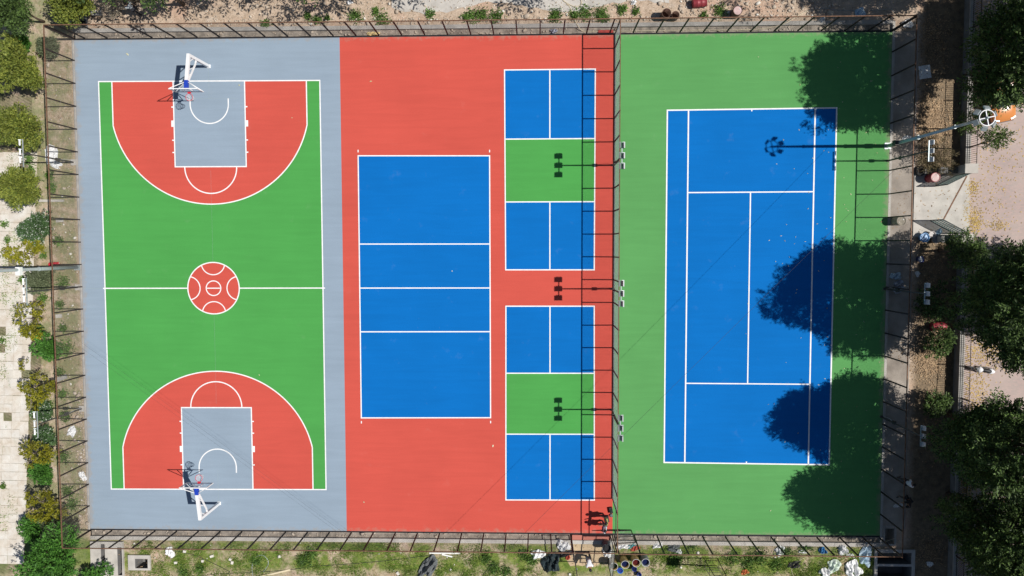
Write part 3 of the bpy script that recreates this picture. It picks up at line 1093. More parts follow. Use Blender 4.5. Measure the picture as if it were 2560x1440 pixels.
# ------------------------------------------------------------------ floodlight poles
def lamp_parts(t, c, ry, name='lamp', s=1.0, m_=None):
    """a floodlight box: housing > lens, yoke"""
    Mx = Matrix.Rotation(ry, 3, 'Y')
    h = MB().box(c, (.40 * s, .34 * s, .075 * s), M=Mx).build(name, m_ or M['lamp'], t)
    n = Mx @ Vector((0, 0, -.042 * s))
    MB().box(Vector(c) + n, (.34 * s, .28 * s, .006), M=Mx).build('lens', M['lampglass'], h)
    k = MB()
    for j in range(5):
        k.box(Vector(c) + Mx @ Vector((0, (-.12 + .06 * j) * s, .048 * s)), (.34 * s, .012, .02 * s), M=Mx)
    k.build('cooling_fin', M['lamp'], h)
    MB().box(Vector(c) + Mx @ Vector((0, .19 * s, 0)), (.05 * s, .03 * s, .16 * s), M=Mx).build('yoke', M['galv'], h)


def flood_pole(label, base, h, lamps, arm, face, group):
    t = thing('floodlight_pole', label, 'floodlight pole', (base[0], base[1], 0), 0, group)
    if 'left' not in group:
        MB().box((0, 0, .02), (.16, .16, .04)).build('base_plate', M['pole'], t)
    else:
        MB().box((0, 0, .03), (.34, .40, .16)).build('footing', M['concrete_pale'], t)
    MB().tube([(0, 0, .04), (0, 0, 2.4), (0, 0, h)], [.055, .05, .04], 10).build('pole', M['pole'], t)
    MB().bar((0, -arm[0], h), (0, arm[1], h), .05).build('crossarm', M['galv'], t)
    MB().box((.07 * face, 0, 1.65), (.13, .22, .34)).build('ballast_box', M['pole'], t)
    cb = MB()
    cb.tube([(.04, .05, 1.5), (.09, .09, 1.1), (.05, .12, .7), (.1, .06, .3)], .009, 5)
    cb.build('cable', M['white'], t)
    for lm in lamps:                  # (along the arm, side it faces, tilt, size[, side it hangs on])
        y, side, tilt, s = lm[:4]
        hang = lm[4] if len(lm) > 4 else side
        lamp_parts(t, (hang * (.10 if tilt > 1.3 else .17) * s, y, h + .02), -side * tilt, s=s, m_=M['white'] if 'divider' not in group else None)
    return t


cpole = [(gp(1535.5, 413), 'upper'), (gp(1535, 722), 'middle'), (gp(1535.5, 1024), 'lower')]
six = [(y, s, tl, k) for y in (-.62, 0.0, .62) for (s, tl, k) in ((-1, 1.42, 1.0), (1, 1.45, 1.0))]
for (b, w) in cpole:
    flood_pole('%s of the three double sided floodlight poles on the divider fence' % w, (XM2 - .10, b[1]), 5.25, six, (.78, .78), -1, 'floodlight poles on the divider fence')
for px, w, hh in (((185, 406), 'upper', 5.15), ((191, 718), 'middle', 5.3), ((195, 1021), 'lower', 4.75)):
    b = gp(*px)
    flood_pole('%s floodlight pole with white lamps on the left court fence' % w, (XL - .28, b[1]), hh, [(.62, 1, 1.0, 1.0, -1), (.05, 1, 1.0, 1.0, -1), (-.45, 1, 1.0, 1.0, -1)], (.85, .85), -1, 'floodlight poles on the left fence')
for px, w in (((2219, 402), 'upper'), ((2212, 722), 'middle'), ((2208, 1042), 'lower')):
    b = gp(*px)
    flood_pole('%s floodlight pole between the tennis court and the walkway' % w, (XR - .09, b[1]), 5.2, [(.5, 1, .97, .8, 1), (.0, 1, .97, .8, 1), (-.5, 1, .97, .8, 1)], (.62, .62), 1, 'floodlight poles on the right fence')


# tall masts with a ring of lamps
def mast(label, base, H, group, box=None):
    t = thing('light_mast', label, 'light mast', (base[0], base[1], 0), 0, group)
    MB().box((0, 0, .02), (.42, .42, .05)).build('base_plate', M['galv'], t)
    MB().tube([(0, 0, .05), (0, 0, 4.0), (0, 0, 4.02), (0, 0, 8.0), (0, 0, 8.02), (0, 0, H + .1)], [.125, .118, .10, .092, .08, .065], 14).build('pole', M['galv'], t, True)
    for z in (4.0, 8.0):
        MB().tube([(0, 0, z - .05), (0, 0, z + .05)], .135 if z < 5 else .108, 14).build('collar', M['galv'], t)
    rg = MB()
    rg.tube([(.40 * math.cos(2 * math.pi * k / 32), .40 * math.sin(2 * math.pi * k / 32), H) for k in range(33)], .028, 6, False)
    rg.build('lamp_ring', M['white'], t)
    for k in range(4):
        a = math.radians(12) + k * math.pi / 2
        MB().bar((.05 * math.cos(a), .05 * math.sin(a), H), (.39 * math.cos(a), .39 * math.sin(a), H), .04).build('spoke', M['white'], t)
    for k in range(6):
        a = math.radians(25 + 60 * k)
        Mx = Matrix.Rotation(a, 3, 'Z') @ Matrix.Rotation(.9, 3, 'Y')
        c = Vector((.54 * math.cos(a), .54 * math.sin(a), H - .14))
        h = MB().box(c, (.26, .28, .09), M=Mx).build('lamp', M['galv'], t)
        MB().box(c + Mx @ Vector((0, 0, -.049)), (.22, .24, .006), M=Mx).build('lens', M['lampglass'], h)
        MB().bar(c, (.40 * math.cos(a), .40 * math.sin(a), H), .03).build('bracket', M['galv'], h)
    if box:
        MB().box(box, (.26, .50, .30)).build('junction_box', M['white'], t)
    MB().box((-.19, 0, 1.5), (.22, .32, .45)).build('control_box', M['pole'], t)
    return t


mb_r = gp(2222, 365)
mast('tall grey light mast with ring of lamps beside the orange car', (XR - .13, mb_r[1]), 11.0, 'light masts')
mb_l = gp(197, 668)
mast('tall grey light mast leaving the picture at the left edge', (XL - .30, mb_l[1]), 10.9, 'light masts', (0, -.08, 5.9))


# ------------------------------------------------------------------ overhead cables
def sag(a, b, d, n=24):
    return [(a[0] + (b[0] - a[0]) * i / n, a[1] + (b[1] - a[1]) * i / n, a[2] + (b[2] - a[2]) * i / n - d * 4 * (i / n) * (1 - i / n)) for i in range(n + 1)]


SH = 1 / math.tan(SUN_EL)


def above(px, py, z):
    """the point at height z whose shadow falls on the photo point"""
    x, y = gp(px, py)
    return (x + z * SH, y, z)


e1 = above(1045, 1400, 5.2)
tag(MB().tube(sag((XR - .13, mb_r[1], 5.6), e1, .25), .007, 5).build('overhead_cable', M['cable']), 'thin overhead cable from the tall right mast across the tennis court', 'cable')
tag(MB().tube(sag(above(150, 802, 6.2), above(980, 1409, 5.8), .2), .0045, 5).build('overhead_cable', M['cable']), 'upper thin overhead cable casting a faint line across the basketball court', 'cable')
tag(MB().tube(sag(above(150, 814, 6.2), above(975, 1412, 5.8), .2), .0035, 5).build('overhead_cable', M['cable']), 'lower thin overhead cable casting a faint line across the basketball court', 'cable')


# ------------------------------------------------------------------ trees and shrubs
def fronds(rng, base, dirs, L, nl, ll, lw):
    """leaflets along fronds; base (N,3), dirs (N,3) unit -> verts, quads"""
    N = len(base)
    up = np.tile([0, 0, 1.0], (N, 1)) + rng.normal(0, .35, (N, 3))
    side = np.cross(dirs, up)
    side /= np.linalg.norm(side, axis=1, keepdims=True) + 1e-9
    V, F = [], []
    k = 0
    for j in range(nl):
        tt = (j + .6) / nl
        sg = 1 if j % 2 else -1
        Lj = L * (1 + rng.normal(0, .15, (N, 1)))
        p = base + dirs * Lj * tt
        p[:, 2] -= (.35 * L * tt * tt)
        d = dirs * .75 + side * sg * .8 + rng.normal(0, .22, (N, 3))
        d /= np.linalg.norm(d, axis=1, keepdims=True)
        q = np.cross(d, up + rng.normal(0, .5, (N, 3)))
        q /= np.linalg.norm(q, axis=1, keepdims=True) + 1e-9
        l_ = ll * rng.uniform(.7, 1.25, (N, 1)) * (1.1 - .4 * tt)
        w_ = lw * rng.uniform(.7, 1.25, (N, 1))
        vs_ = np.stack([p, p + d * l_ * .5 + q * w_ * .5, p + d * l_, p + d * l_ * .5 - q * w_ * .5], 1)
        V.append(vs_.reshape(-1, 3))
        F.append(np.arange(4 * N).reshape(N, 4) + k)
        k += 4 * N
    return np.concatenate(V), np.concatenate(F)


def crown_mesh(rng, clumps, nf, L, nl, ll, lw, centre, shell=.55, out=0.8):
    """clumps: list of (x,y,z,r)"""
    Bs, Ds = [], []
    c0 = np.array(centre)
    for (x, y, z, r) in clumps:
        n = max(4, int(nf * (r * r)))
        u = rng.normal(0, 1, (n, 3))
        u /= np.linalg.norm(u, axis=1, keepdims=True)
        rad = r * rng.uniform(shell, 1.0, (n, 1)) ** .8
        u[:, 2] *= .8
        b = np.array([x, y, z]) + u * rad * .85
        o = (np.array([x, y, z]) - c0)
        o = o / (np.linalg.norm(o) + 1e-6)
        d = u * .8 + o * out + rng.normal(0, .35, (n, 3))
        d /= np.linalg.norm(d, axis=1, keepdims=True)
        Bs.append(b)
        Ds.append(d)
    v, f = fronds(rng, np.concatenate(Bs), np.concatenate(Ds), L, nl, ll, lw)
    return np_mesh('crown', v, f)


def tree(name, label, base, crown_c, R, rz_, seed, leafm, nclump=34, nf=34, L=.62, nl=9, ll=.30, lw=.085, trunk_r=.17, group=None, cr=(.8, 1.35), hollow=.35, cat='tree', egg=0.0):
    """base: ground point of the trunk; crown_c: crown centre; R, rz_: horizontal and vertical crown radius"""
    rng = np.random.default_rng(seed)
    t = thing(name, label, cat, (base[0], base[1], GZ), 0, group)
    cc_ = np.array([crown_c[0] - base[0], crown_c[1] - base[1], crown_c[2] - GZ])
    cl = []
    sa, sb, sr = rng.uniform(.78, 1.0), rng.uniform(1.0, 1.22), rng.uniform(0, math.pi)
    if R > 2.6:
        sa, sb = .95, 1.05
    ca_, sn_ = math.cos(sr), math.sin(sr)
    wa = .15 if R > 2.6 else .28
    for i in range(nclump):
        u = rng.normal(0, 1, 3)
        u /= np.linalg.norm(u)
        k = rng.uniform(hollow, 1.0) ** .6
        r = rng.uniform(*cr)
        wob = 1 + wa * math.sin(3 * math.atan2(u[1], u[0]) + seed) + wa * .6 * math.sin(5 * math.atan2(u[1], u[0]) + 2.3 * seed)
        wob *= 1 - egg * u[2]
        o_ = u * np.array([R * wob - r * .75, R * wob - r * .75, rz_ - r * .7]) * k
        e1_, e2_ = (o_[0] * ca_ + o_[1] * sn_) * sa, (-o_[0] * sn_ + o_[1] * ca_) * sb
        p = cc_ + np.array([e1_ * ca_ - e2_ * sn_, e1_ * sn_ + e2_ * ca_, o_[2]])
        cl.append((*p, r))
    me = crown_mesh(rng, cl, nf, L, nl, ll, lw, cc_ - np.array([0, 0, rz_ * .4]))
    me.materials.append(leafm)
    link('crown', me, None, t)
    tk = MB()
    top = cc_ + np.array([0, 0, rz_ * .35])
    n = 7
    P_ = []
    for i in range(n):
        q = i / (n - 1)
        w = np.array([rng.normal(0, .06), rng.normal(0, .06), 0]) * (1 if 0 < i < n - 1 else 0)
        bend = q * q * (1.4 - .4 * q)
        P_.append(np.array([top[0] * bend, top[1] * bend, top[2] * q]) + w * trunk_r * 5)
    tk.tube(P_, [trunk_r * (1.25 if i == 0 else 1 - .8 * i / (n - 1)) for i in range(n)], 10)
    for (x, y, z, r) in cl[::3]:
        s = rng.uniform(.35, .75)
        k = min(n - 2, int(s * (n - 1)))
        a = P_[k]
        e = np.array([x, y, z])
        m = (a + e) / 2 + np.array([0, 0, -.1 * np.linalg.norm(e - a)])
        tk.tube([a, m, e], [trunk_r * .42, trunk_r * .28, trunk_r * .1], 6)
    tk.build('trunk', M['bark'], t, True)
    return t


def big_tree(label, y_px, x, h, R, rv, seed, **kw):
    """tall dark tree on the line of the boundary wall; y_px is the photo row where it stands"""
    y = gp(2360, y_px)[1]
    return tree('broad_dark_tree', label, (x + .6, y + .2), (x, y, h), R, rv, seed, M['leaf_dark'], group='dark trees along the right boundary', **kw)


BT = dict(nclump=115, nf=40, trunk_r=.2, egg=.10, ll=.26, lw=.08, L=.5, hollow=.5, cr=(.75, 1.3))
big_tree('dark feathery tree overhanging the top right corner', -70, 27.6, 8.6, 3.4, 5.0, 21, **BT)
big_tree('dark feathery tree over the orange car', 198, 27.7, 9.0, 3.6, 5.0, 22, **BT)
big_tree('dark feathery tree between the gateway and the parked motorcycles', 745, 27.4, 9.7, 3.85, 5.5, 23, **{**BT, 'nclump': 140})
big_tree('dark feathery tree over the white and red motorcycle', 1048, 27.2, 9.4, 3.3, 5.3, 24, **BT)
big_tree('dark feathery tree beside the lower railing', 1245, 27.4, 8.5, 3.1, 4.8, 25, **BT)
big_tree('dark feathery tree at the bottom right corner', 1455, 31.6, 7.6, 3.0, 4.4, 26, **BT)
big_tree('unseen dark feathery tree beyond the right edge shading the lower railing', 1150, 33.2, 7.8, 3.2, 4.8, 27, **BT)  # from here on an unseen second row, added to shade the strip and yard
big_tree('unseen dark feathery tree beyond the right edge shading the lowest motorcycle', 1300, 33.6, 7.6, 2.8, 4.4, 28, **BT)
big_tree('unseen dark feathery tree beyond the right edge behind the orange car', 90, 33.4, 7.8, 3.0, 4.6, 29, **BT)
big_tree('unseen dark feathery tree beyond the right edge shading the round bush', 720, 33.8, 7.8, 3.0, 4.6, 30, **BT)

# small trees and shrubs near the right boundary
def small(label, px_img, zc, R, rv, seed, leafm, cat='tree', name='small_tree', base=None, **kw):
    """px_img is where the crown centre is seen in the photo, zc its height"""
    x, y = gp(px_img[0], px_img[1], zc)
    b = base or (x, y)
    return tree(name, label, b, (x, y, zc), R, rv, seed, leafm, cat=cat, **kw)


YG = dict(nclump=14, nf=40, L=.4, nl=7, ll=.22, lw=.06, trunk_r=.06, cr=(.35, .6))
small('slim young tree with bright crown leaning over the brick yard', (2492, 345), 4.6, .62, 1.1, 31, M['leaf_young'], 'tree', 'young_tree', base=gp(2408, 372), **YG)
small('young leafy tree under the lamp ring by the railing', (2428, 300), 3.0, .75, 1.0, 32, M['leaf_young'], 'tree', 'young_tree', base=gp(2370, 322), **YG)
small('small dark tree at the lower gate pillar', (2418, 628), 3.2, 1.15, 1.0, 33, M['leaf_dark'], 'tree', 'small_tree', nclump=20, nf=48, L=.45, nl=8, ll=.24, lw=.07, trunk_r=.09, cr=(.4, .75))
small('dry brown bush beside the upper gate wall', (2342, 392), .8, 1.45, .75, 34, M['leaf_brown'], 'bush', 'dry_bush', nclump=26, nf=70, L=.3, nl=7, ll=.2, lw=.03, trunk_r=.05, cr=(.3, .55))
SB = dict(nclump=18, nf=60, L=.3, nl=6, ll=.2, lw=.08, trunk_r=.05, cr=(.35, .6))
small('round dark green bush in the planting strip near the railing', (2352, 860), 1.2, 1.0, .9, 35, M['leaf_dark'], 'bush', 'bush', **SB)
small('low dark bush in the shaded strip below the round one', (2345, 1010), 1.0, 1.0, .7, 36, M['leaf_dark'], 'bush', 'bush', **SB)
small('low dark bush in the shaded strip beside the walkway', (2330, 760), 1.0, 1.1, .7, 37, M['leaf_dark'], 'bush', 'bush', **SB)

# trees and shrubs on the left
OB = dict(nclump=30, nf=85, L=.34, nl=8, ll=.21, lw=.07, trunk_r=.08, cr=(.4, .75))
small('olive green bushy tree at the top of the left footpath', (38, 158), 2.2, 1.5, .95, 41, M['leaf_olive'], **OB)
small('olive green bushy tree second from the top on the left footpath', (45, 310), 2.2, 1.5, .95, 42, M['leaf_olive'], **OB)
small('olive green bushy tree below the upper left floodlight pole', (47, 468), 2.1, 1.3, .9, 43, M['leaf_olive'], **OB)
small('dark tree at the top left corner', (22, 14), 3.4, 1.6, 1.2, 44, M['leaf_dark'], **OB)
small('yellow green tree left of the top left channel', (170, 8), 2.6, 1.35, 1.0, 45, M['leaf_olive'], **OB)
small('dry pale shrub beside the person at the top left', (272, 10), 1.4, 1.0, .7, 46, M['leaf_dry'], 'shrub', 'dry_shrub', nclump=16, nf=60, L=.28, nl=6, ll=.16, lw=.04, trunk_r=.05, cr=(.3, .5))
small('second dry pale shrub at the upper edge', (318, -14), 1.4, 1.1, .7, 47, M['leaf_dry'], 'shrub', 'dry_shrub', nclump=16, nf=60, L=.28, nl=6, ll=.16, lw=.04, trunk_r=.05, cr=(.3, .5))
small('flowering oleander shrub with pale blossoms by the left fence', (92, 572), 1.3, 1.15, .85, 48, M['leaf_oleander'], 'shrub', 'flowering_shrub', nclump=24, nf=130, L=.24, nl=7, ll=.17, lw=.06, trunk_r=.05, cr=(.35, .55))
YL = dict(nclump=15, nf=120, L=.26, nl=7, ll=.16, lw=.08, trunk_r=.045, cr=(.25, .42), hollow=.6)
small('sparse yellow green shrub above the left mast', (62, 634), 1.2, 1.0, .45, 49, M['leaf_yellow'], 'shrub', 'yellow_shrub', **YL)
small('sparse yellow green shrub below the middle left floodlight pole', (75, 797), 1.2, 1.2, .5, 50, M['leaf_yellow'], 'shrub', 'yellow_shrub', **YL)
small('sparse yellow green shrub above the lower left floodlight pole', (92, 962), 1.4, 1.3, .5, 51, M['leaf_yellow'], 'shrub', 'yellow_shrub', **{**YL, 'nclump': 17})
small('yellow green shrub between the lower floodlight pole and the round bush', (92, 1132), 1.3, 1.05, .5, 52, M['leaf_yellow'], 'shrub', 'yellow_shrub', **YL)
small('thick yellow green shrub in the lower left corner', (104, 1268), 1.7, 1.2, .6, 53, M['leaf_yellow'], 'shrub', 'yellow_shrub', **{**YL, 'nclump': 20})
RB = dict(nclump=26, nf=150, L=.18, nl=7, ll=.14, lw=.065, trunk_r=.05, cr=(.3, .5))
small('round bright green bush beside the left fence', (118, 866), .75, 1.0, .75, 54, M['leaf_green'], 'bush', 'round_bush', **RB)
small('small round bright green bush at the lower left path', (100, 1182), .7, .78, .65, 55, M['leaf_green'], 'bush', 'round_bush', **RB)
small('bright green bush under the thick yellow shrub', (80, 1322), .8, .85, .7, 56, M['leaf_green'], 'bush', 'round_bush', **RB)
small('weedy green shrub between the left mast and the middle pole', (98, 702), .5, .95, .4, 57, M['leaf_greygreen'], 'shrub', 'low_shrub', **RB)
small('grey green large shrub behind the lower left fence corner', (148, 1322), 1.1, 1.45, .9, 58, M['leaf_greygreen'], 'shrub', 'grey_shrub', nclump=30, nf=130, L=.2, nl=7, ll=.13, lw=.045, trunk_r=.05, cr=(.35, .6))
small('low oleander beside the lamps of the lower left pole', (106, 1028), .5, .62, .35, 59, M['leaf_oleander'], 'shrub', 'low_shrub', **RB)
small('low oleander under the lower left crossarm', (112, 1092), .5, .68, .35, 60, M['leaf_oleander'], 'shrub', 'low_shrub', **RB)
small('large bright green tree at the bottom left corner', (118, 1412), 2.6, 2.05, 1.4, 61, M['leaf_green'], 'tree', 'leafy_tree', nclump=46, nf=48, L=.4, nl=8, ll=.24, lw=.08, trunk_r=.12, cr=(.5, .9))
small('green shrub below the drain slots at the bottom edge', (235, 1452), .9, 1.1, .6, 62, M['leaf_green'], 'shrub', 'low_shrub', **RB)
small('low green shrub growing through the upper left fence corner', (118, 118), .6, .6, .5, 63, M['leaf_greygreen'], 'shrub', 'low_shrub', **RB)
small('narrow row of green weeds beside the upper left path', (50, 110), .5, .6, .45, 64, M['leaf_green'], 'shrub', 'low_shrub', **RB)

# trees standing above the frame, whose shade falls on the road
for i, (sx, sy, h, R) in enumerate(((690, -20, 5.5, 1.9), (800, -8, 5.5, 1.9), (560, -35, 5.5, 1.9), (1000, -45, 5.0, 1.7), (1310, -35, 6.0, 2.2), (1900, -50, 7.5, 2.6), (2020, -40, 8.0, 2.8), (420, -20, 5.0, 1.8), (225, 8, 4.2, 1.3), (345, 15, 4.2, 1.4))):
    x, y = gp(sx, sy)
    tree('roadside_tree', 'roadside tree shading the verge above ' + ('the basketball hoop', 'the corner of the red court', 'the free end of the grey court', 'the volleyball court', 'the upper pickleball court', 'the tennis service box', 'the tennis court corner', 'the left part of the grey court', 'the top left fence corner', 'the top left channel')[i], (x + h * SH + .2, y + .1), (x + h * SH, y, h), R, R * .8, 70 + i, M['leaf_dark'], group='roadside trees beyond the upper edge', nclump=14, nf=22, L=.7, nl=8, ll=.3, lw=.1, trunk_r=.12, cr=(.5, 1.1), hollow=.6)

# ------------------------------------------------------------------ grass, weeds, rubble, leaf litter
def scatter_blades(name, pts, hgt, wid, m_, label, seed, flat=False):
    rng = np.random.default_rng(seed)
    n = len(pts)
    p = np.asarray(pts, float)
    a = rng.uniform(0, 2 * math.pi, n)
    d = np.stack([np.cos(a), np.sin(a), np.zeros(n)], 1)
    s = np.stack([-np.sin(a), np.cos(a), np.zeros(n)], 1)
    h = hgt * rng.uniform(.5, 1.4, (n, 1))
    w = wid * rng.uniform(.6, 1.4, (n, 1))
    if flat:
        tip = p + d * h + np.stack([np.zeros(n), np.zeros(n), rng.uniform(.004, .03, n)], 1)
        mid = p + d * h * .5 + np.stack([np.zeros(n), np.zeros(n), rng.uniform(.004, .03, n)], 1)
        v = np.stack([p, mid + s * w * .5, tip, mid - s * w * .5], 1).reshape(-1, 3)
        f = np.arange(4 * n).reshape(n, 4)
    else:
        lean = rng.uniform(.2, 1.0, (n, 1))
        tip = p + d * h * lean
        tip[:, 2] += (h * np.sqrt(np.clip(1.15 - lean, .15, 1)))[:, 0]
        v = np.stack([p - s * w * .5, p + s * w * .5, tip], 1).reshape(-1, 3)
        f = np.arange(3 * n).reshape(n, 3)
    o = link(name, np_mesh(name, v, f), m_)
    return stuff(o, label)


def blobs(n, rect, rng):
    """patch centres: (x,y,r)"""
    return [(rng.uniform(rect[0], rect[1]), rng.uniform(rect[2], rect[3])) for _ in range(n)]


rng = np.random.default_rng(101)
pts = []
cent = blobs(210, (-29, 23, -23.4, -20.45), rng)
for (x, y) in cent:
    if -2.6 < x - gate_l < 5.5 and y > -22.4:
        continue
    r = rng.uniform(.25, .75)
    k = int(330 * r)
    q = rng.normal(0, r * .5, (k, 2))
    for dx, dy in q:
        X, Y = x + dx, y + dy
        if Y > YB - GUT - COP - .03:
            continue
        if any(R_[0] < X < R_[1] and R_[2] < Y < R_[3] for R_ in (PIT_A, PIT_B, PIT_C)):
            continue
        pts.append((X, Y, GZ))
scatter_blades('grass', pts, .16, .035, M['grass'], 'rough green grass on the verge below the courts', 1)
# lusher weeds in the verge at the bottom, tufts along the top and left
pts = []
wspots = [(890, 40, .55), (955, 50, .6), (940, 28, .3), (1075, 35, .35), (1180, 40, .5), (1205, 36, .55), (1240, 42, .6), (1390, 35, .45), (1385, 45, .35), (1435, 38, .4), (1462, 34, .6), (1500, 35, .55), (1510, 46, .4), (1555, 24, .4), (1590, 30, .3), (1800, 28, .55), (1760, 38, .25), (770, 40, .3), (795, 50, .35), (665, 60, .4), (820, 45, .2), (1165, 45, .3),
          (125, 440, .4), (132, 470, .4), (145, 600, .5), (160, 705, .5), (150, 760, .35), (160, 820, .35), (165, 870, .7), (150, 930, .4), (158, 985, .4), (165, 1040, .5), (160, 1140, .5), (170, 1230, .6), (180, 1260, .5), (75, 400, .5), (80, 425, .35), (55, 700, .3), (110, 640, .3), (110, 745, .4), (100, 820, .35), (125, 1010, .3), (20, 600, .3), (8, 850, .25), (10, 1215, .25), (12, 560, .3),
          (1690, 1405, .5), (1730, 1360, .4), (1830, 1395, .6), (1870, 1405, .6), (1900, 1395, .6), (1940, 1410, .55), (1960, 1375, .5), (2010, 1365, .5), (1690, 1395, .5), (1235, 1420, .5), (1265, 1430, .5), (1330, 1400, .5), (1310, 1385, .45), (1215, 1395, .5), (760, 1400, .6), (780, 1385, .5), (640, 1400, .5), (500, 1420, .45), (460, 1430, .4)]
rng = np.random.default_rng(102)
for (px, py, r) in wspots:
    x, y = gp(px, py)
    k = int(520 * r)
    q = rng.normal(0, r * .42, (k, 2))
    for dx, dy in q:
        if XL - .3 < x + dx < XR and YB - GUT - COP < y + dy < YT + GUT + COP:
            continue
        pts.append((x + dx, y + dy, GZ + abs(rng.normal(0, .08))))
scatter_blades('weeds', pts, .15, .07, M['weed'], 'clumps of leafy green weeds on the verges', 2)
# sparse dry grass everywhere on the verges
pts = []
for rect, n in (((-37, 20, 14.9, 17.5), 2600), ((-34.5, -31.4, -20, 14), 2600), ((-30, 23, -23.5, -20.5), 3800)):
    q = rng.uniform(0, 1, (n, 2))
    for a, b in q:
        pts.append((rect[0] + a * (rect[1] - rect[0]), rect[2] + b * (rect[3] - rect[2]), GZ))
scatter_blades('dry_grass', pts, .15, .03, M['litter_brown'], 'thin dry grass and twigs on the bare soil', 3)
# green weeds in the footpath joints
pts = []
for (px, py, n) in ((15, 690, 120), (10, 740, 120), (38, 740, 100), (12, 860, 160), (35, 850, 90), (40, 600, 140), (15, 650, 120), (8, 930, 120), (35, 780, 120), (28, 1260, 60), (25, 430, 130), (30, 385, 70), (8, 1300, 80)):
    x, y = gp(px, py)
    for dx, dy in rng.normal(0, .4, (n, 2)):
        pts.append((x + dx * .5, y + dy, 0.0))
scatter_blades('joint_weeds', pts, .10, .05, M['grass'], 'weeds growing in the joints of the left footpath', 4)


def stones(name, pts, size, m_, label, seed):
    rng = np.random.default_rng(seed)
    bm = bmesh.new()
    bmesh.ops.create_icosphere(bm, subdivisions=1, radius=1.0)
    v0 = np.array([v.co[:] for v in bm.verts])
    f0 = np.array([[v.index for v in f.verts] for f in bm.faces])
    bm.free()
    n = len(pts)
    V, F = [], []
    for i, p in enumerate(pts):
        s = size * rng.lognormal(0, .45)
        v = v0 * (1 + rng.uniform(-.28, .28, (len(v0), 1))) * np.array([1, rng.uniform(.55, 1), rng.uniform(.35, .7)]) * s
        a = rng.uniform(0, 2 * math.pi)
        c, s_ = math.cos(a), math.sin(a)
        v = v @ np.array([[c, s_, 0], [-s_, c, 0], [0, 0, 1]])
        V.append(v + np.array(p) + [0, 0, s * .25])
        F.append(f0 + i * len(v0))
    o = link(name, np_mesh(name, np.concatenate(V), np.concatenate(F)), m_)
    return stuff(o, label)


def rnd_rect(rng, n, x0, x1, y0, y1, z):
    return np.stack([rng.uniform(x0, x1, n), rng.uniform(y0, y1, n), np.full(n, z)], 1)


rng = np.random.default_rng(103)
sp = [rnd_rect(rng, 420, -24, 21, 14.85, 16.6, GZ), rnd_rect(rng, 520, 9.6, 20, 14.9, 16.8, GZ), rnd_rect(rng, 330, -22, 8, 14.8, 15.25, GZ), rnd_rect(rng, 260, XL, XR, YT + .05, YT + GUT - .03, -.17), rnd_rect(rng, 200, XL, XR, YB - GUT + .03, YB - .05, -.17),
      rnd_rect(rng, 200, -31.9, -31.3, -19.5, -10, GZ), rnd_rect(rng, 160, -33.2, -31.4, -18, 13, GZ)]
stones('rubble', np.concatenate(sp), .055, M['stone'], 'loose rubble and stones strewn over the verges', 6)
sp = [rnd_rect(rng, 90, -24, 20, 14.9, 16.4, GZ), rnd_rect(rng, 45, -29, 22, -23, -20.6, GZ), rnd_rect(rng, 40, -32.6, -31.4, -18, 13, GZ)]
stones('pale_pebbles', np.concatenate(sp), .06, M['stone_pale'], 'scattered pale stones and scraps on the soil', 7)
for (px, py) in ((507, 1402), (440, 1406), (530, 1390), (576, 1398), (581, 1406), (995, 1433), (1425, 1435), (462, 1378)):
    x, y = gp(px, py)
    b_ = MB().box((0, 0, .05), (.20 + .05 * math.sin(px), .16, .13), rz=px * .7)
    tag(b_.build('stone_block', M['stone_pale'], None, False, (x, y, GZ)), 'small pale broken block lying in the verge grass', 'stone block', 'pale blocks in the verge grass')

# fallen leaves
rng = np.random.default_rng(104)
q = []
for _ in range(120):
    x = 23.4 - abs(rng.normal(0, 4.2))
    y = rng.uniform(-19.5, 13.5)
    if x > 8:
        q.append((x, y, ZL + .002))
for px, py in ((1925, 600), (1960, 600), (1940, 655), (1955, 660), (2040, 560), (1985, 610), (2015, 605), (1950, 590), (1990, 590), (2060, 375), (2070, 380), (1966, 560), (2078, 545)):
    q.append((*gp(px, py), ZL + .002))
scatter_blades('fallen_leaves', q, .11, .045, M['litter_court'], 'pale fallen leaves dotted over the tennis court', 8, True)
q = []
for _ in range(5):
    q.append((rng.uniform(-31, 5), rng.uniform(-19, 13.5), ZL + .003))
q += [(*gp(315, 133), ZL + .003), (*gp(318, 134), ZL + .003), (*gp(908, 1254), ZL + .003), (*gp(924, 204), ZL + .003)]
scatter_blades('paper_scraps', q, .16, .08, M['litter_court'], 'tiny pale leaves and scraps on the grey and red courts', 9, True)
q = []
for (px, py, sx, sy, n) in ((2470, 510, 35, 45, 170), (2440, 555, 9, 14, 260), (2432, 470, 8, 8, 120), (2425, 530, 10, 30, 160), (2495, 563, 14, 6, 130), (2470, 880, 40, 20, 520), (2440, 980, 20, 60, 700), (2440, 1100, 30, 25, 500), (2470, 1190, 40, 40, 420), (2415, 1210, 12, 25, 320), (2460, 30, 20, 40, 300), (2420, 700, 14, 60, 600), (2500, 420, 40, 50, 160), (2430, 1330, 25, 60, 300), (2500, 340, 40, 50, 160)):
    x, y = gp(px, py)
    for dx, dy in rng.normal(0, 1, (n, 2)):
        X = x + dx * sx / 37
        if X > 28.4:
            q.append((X, y + dy * sy / 37, -.008))
scatter_blades('leaf_litter', q, .11, .055, M['litter'], 'yellow leaf litter drifted over the brick yard', 10, True)
q = []
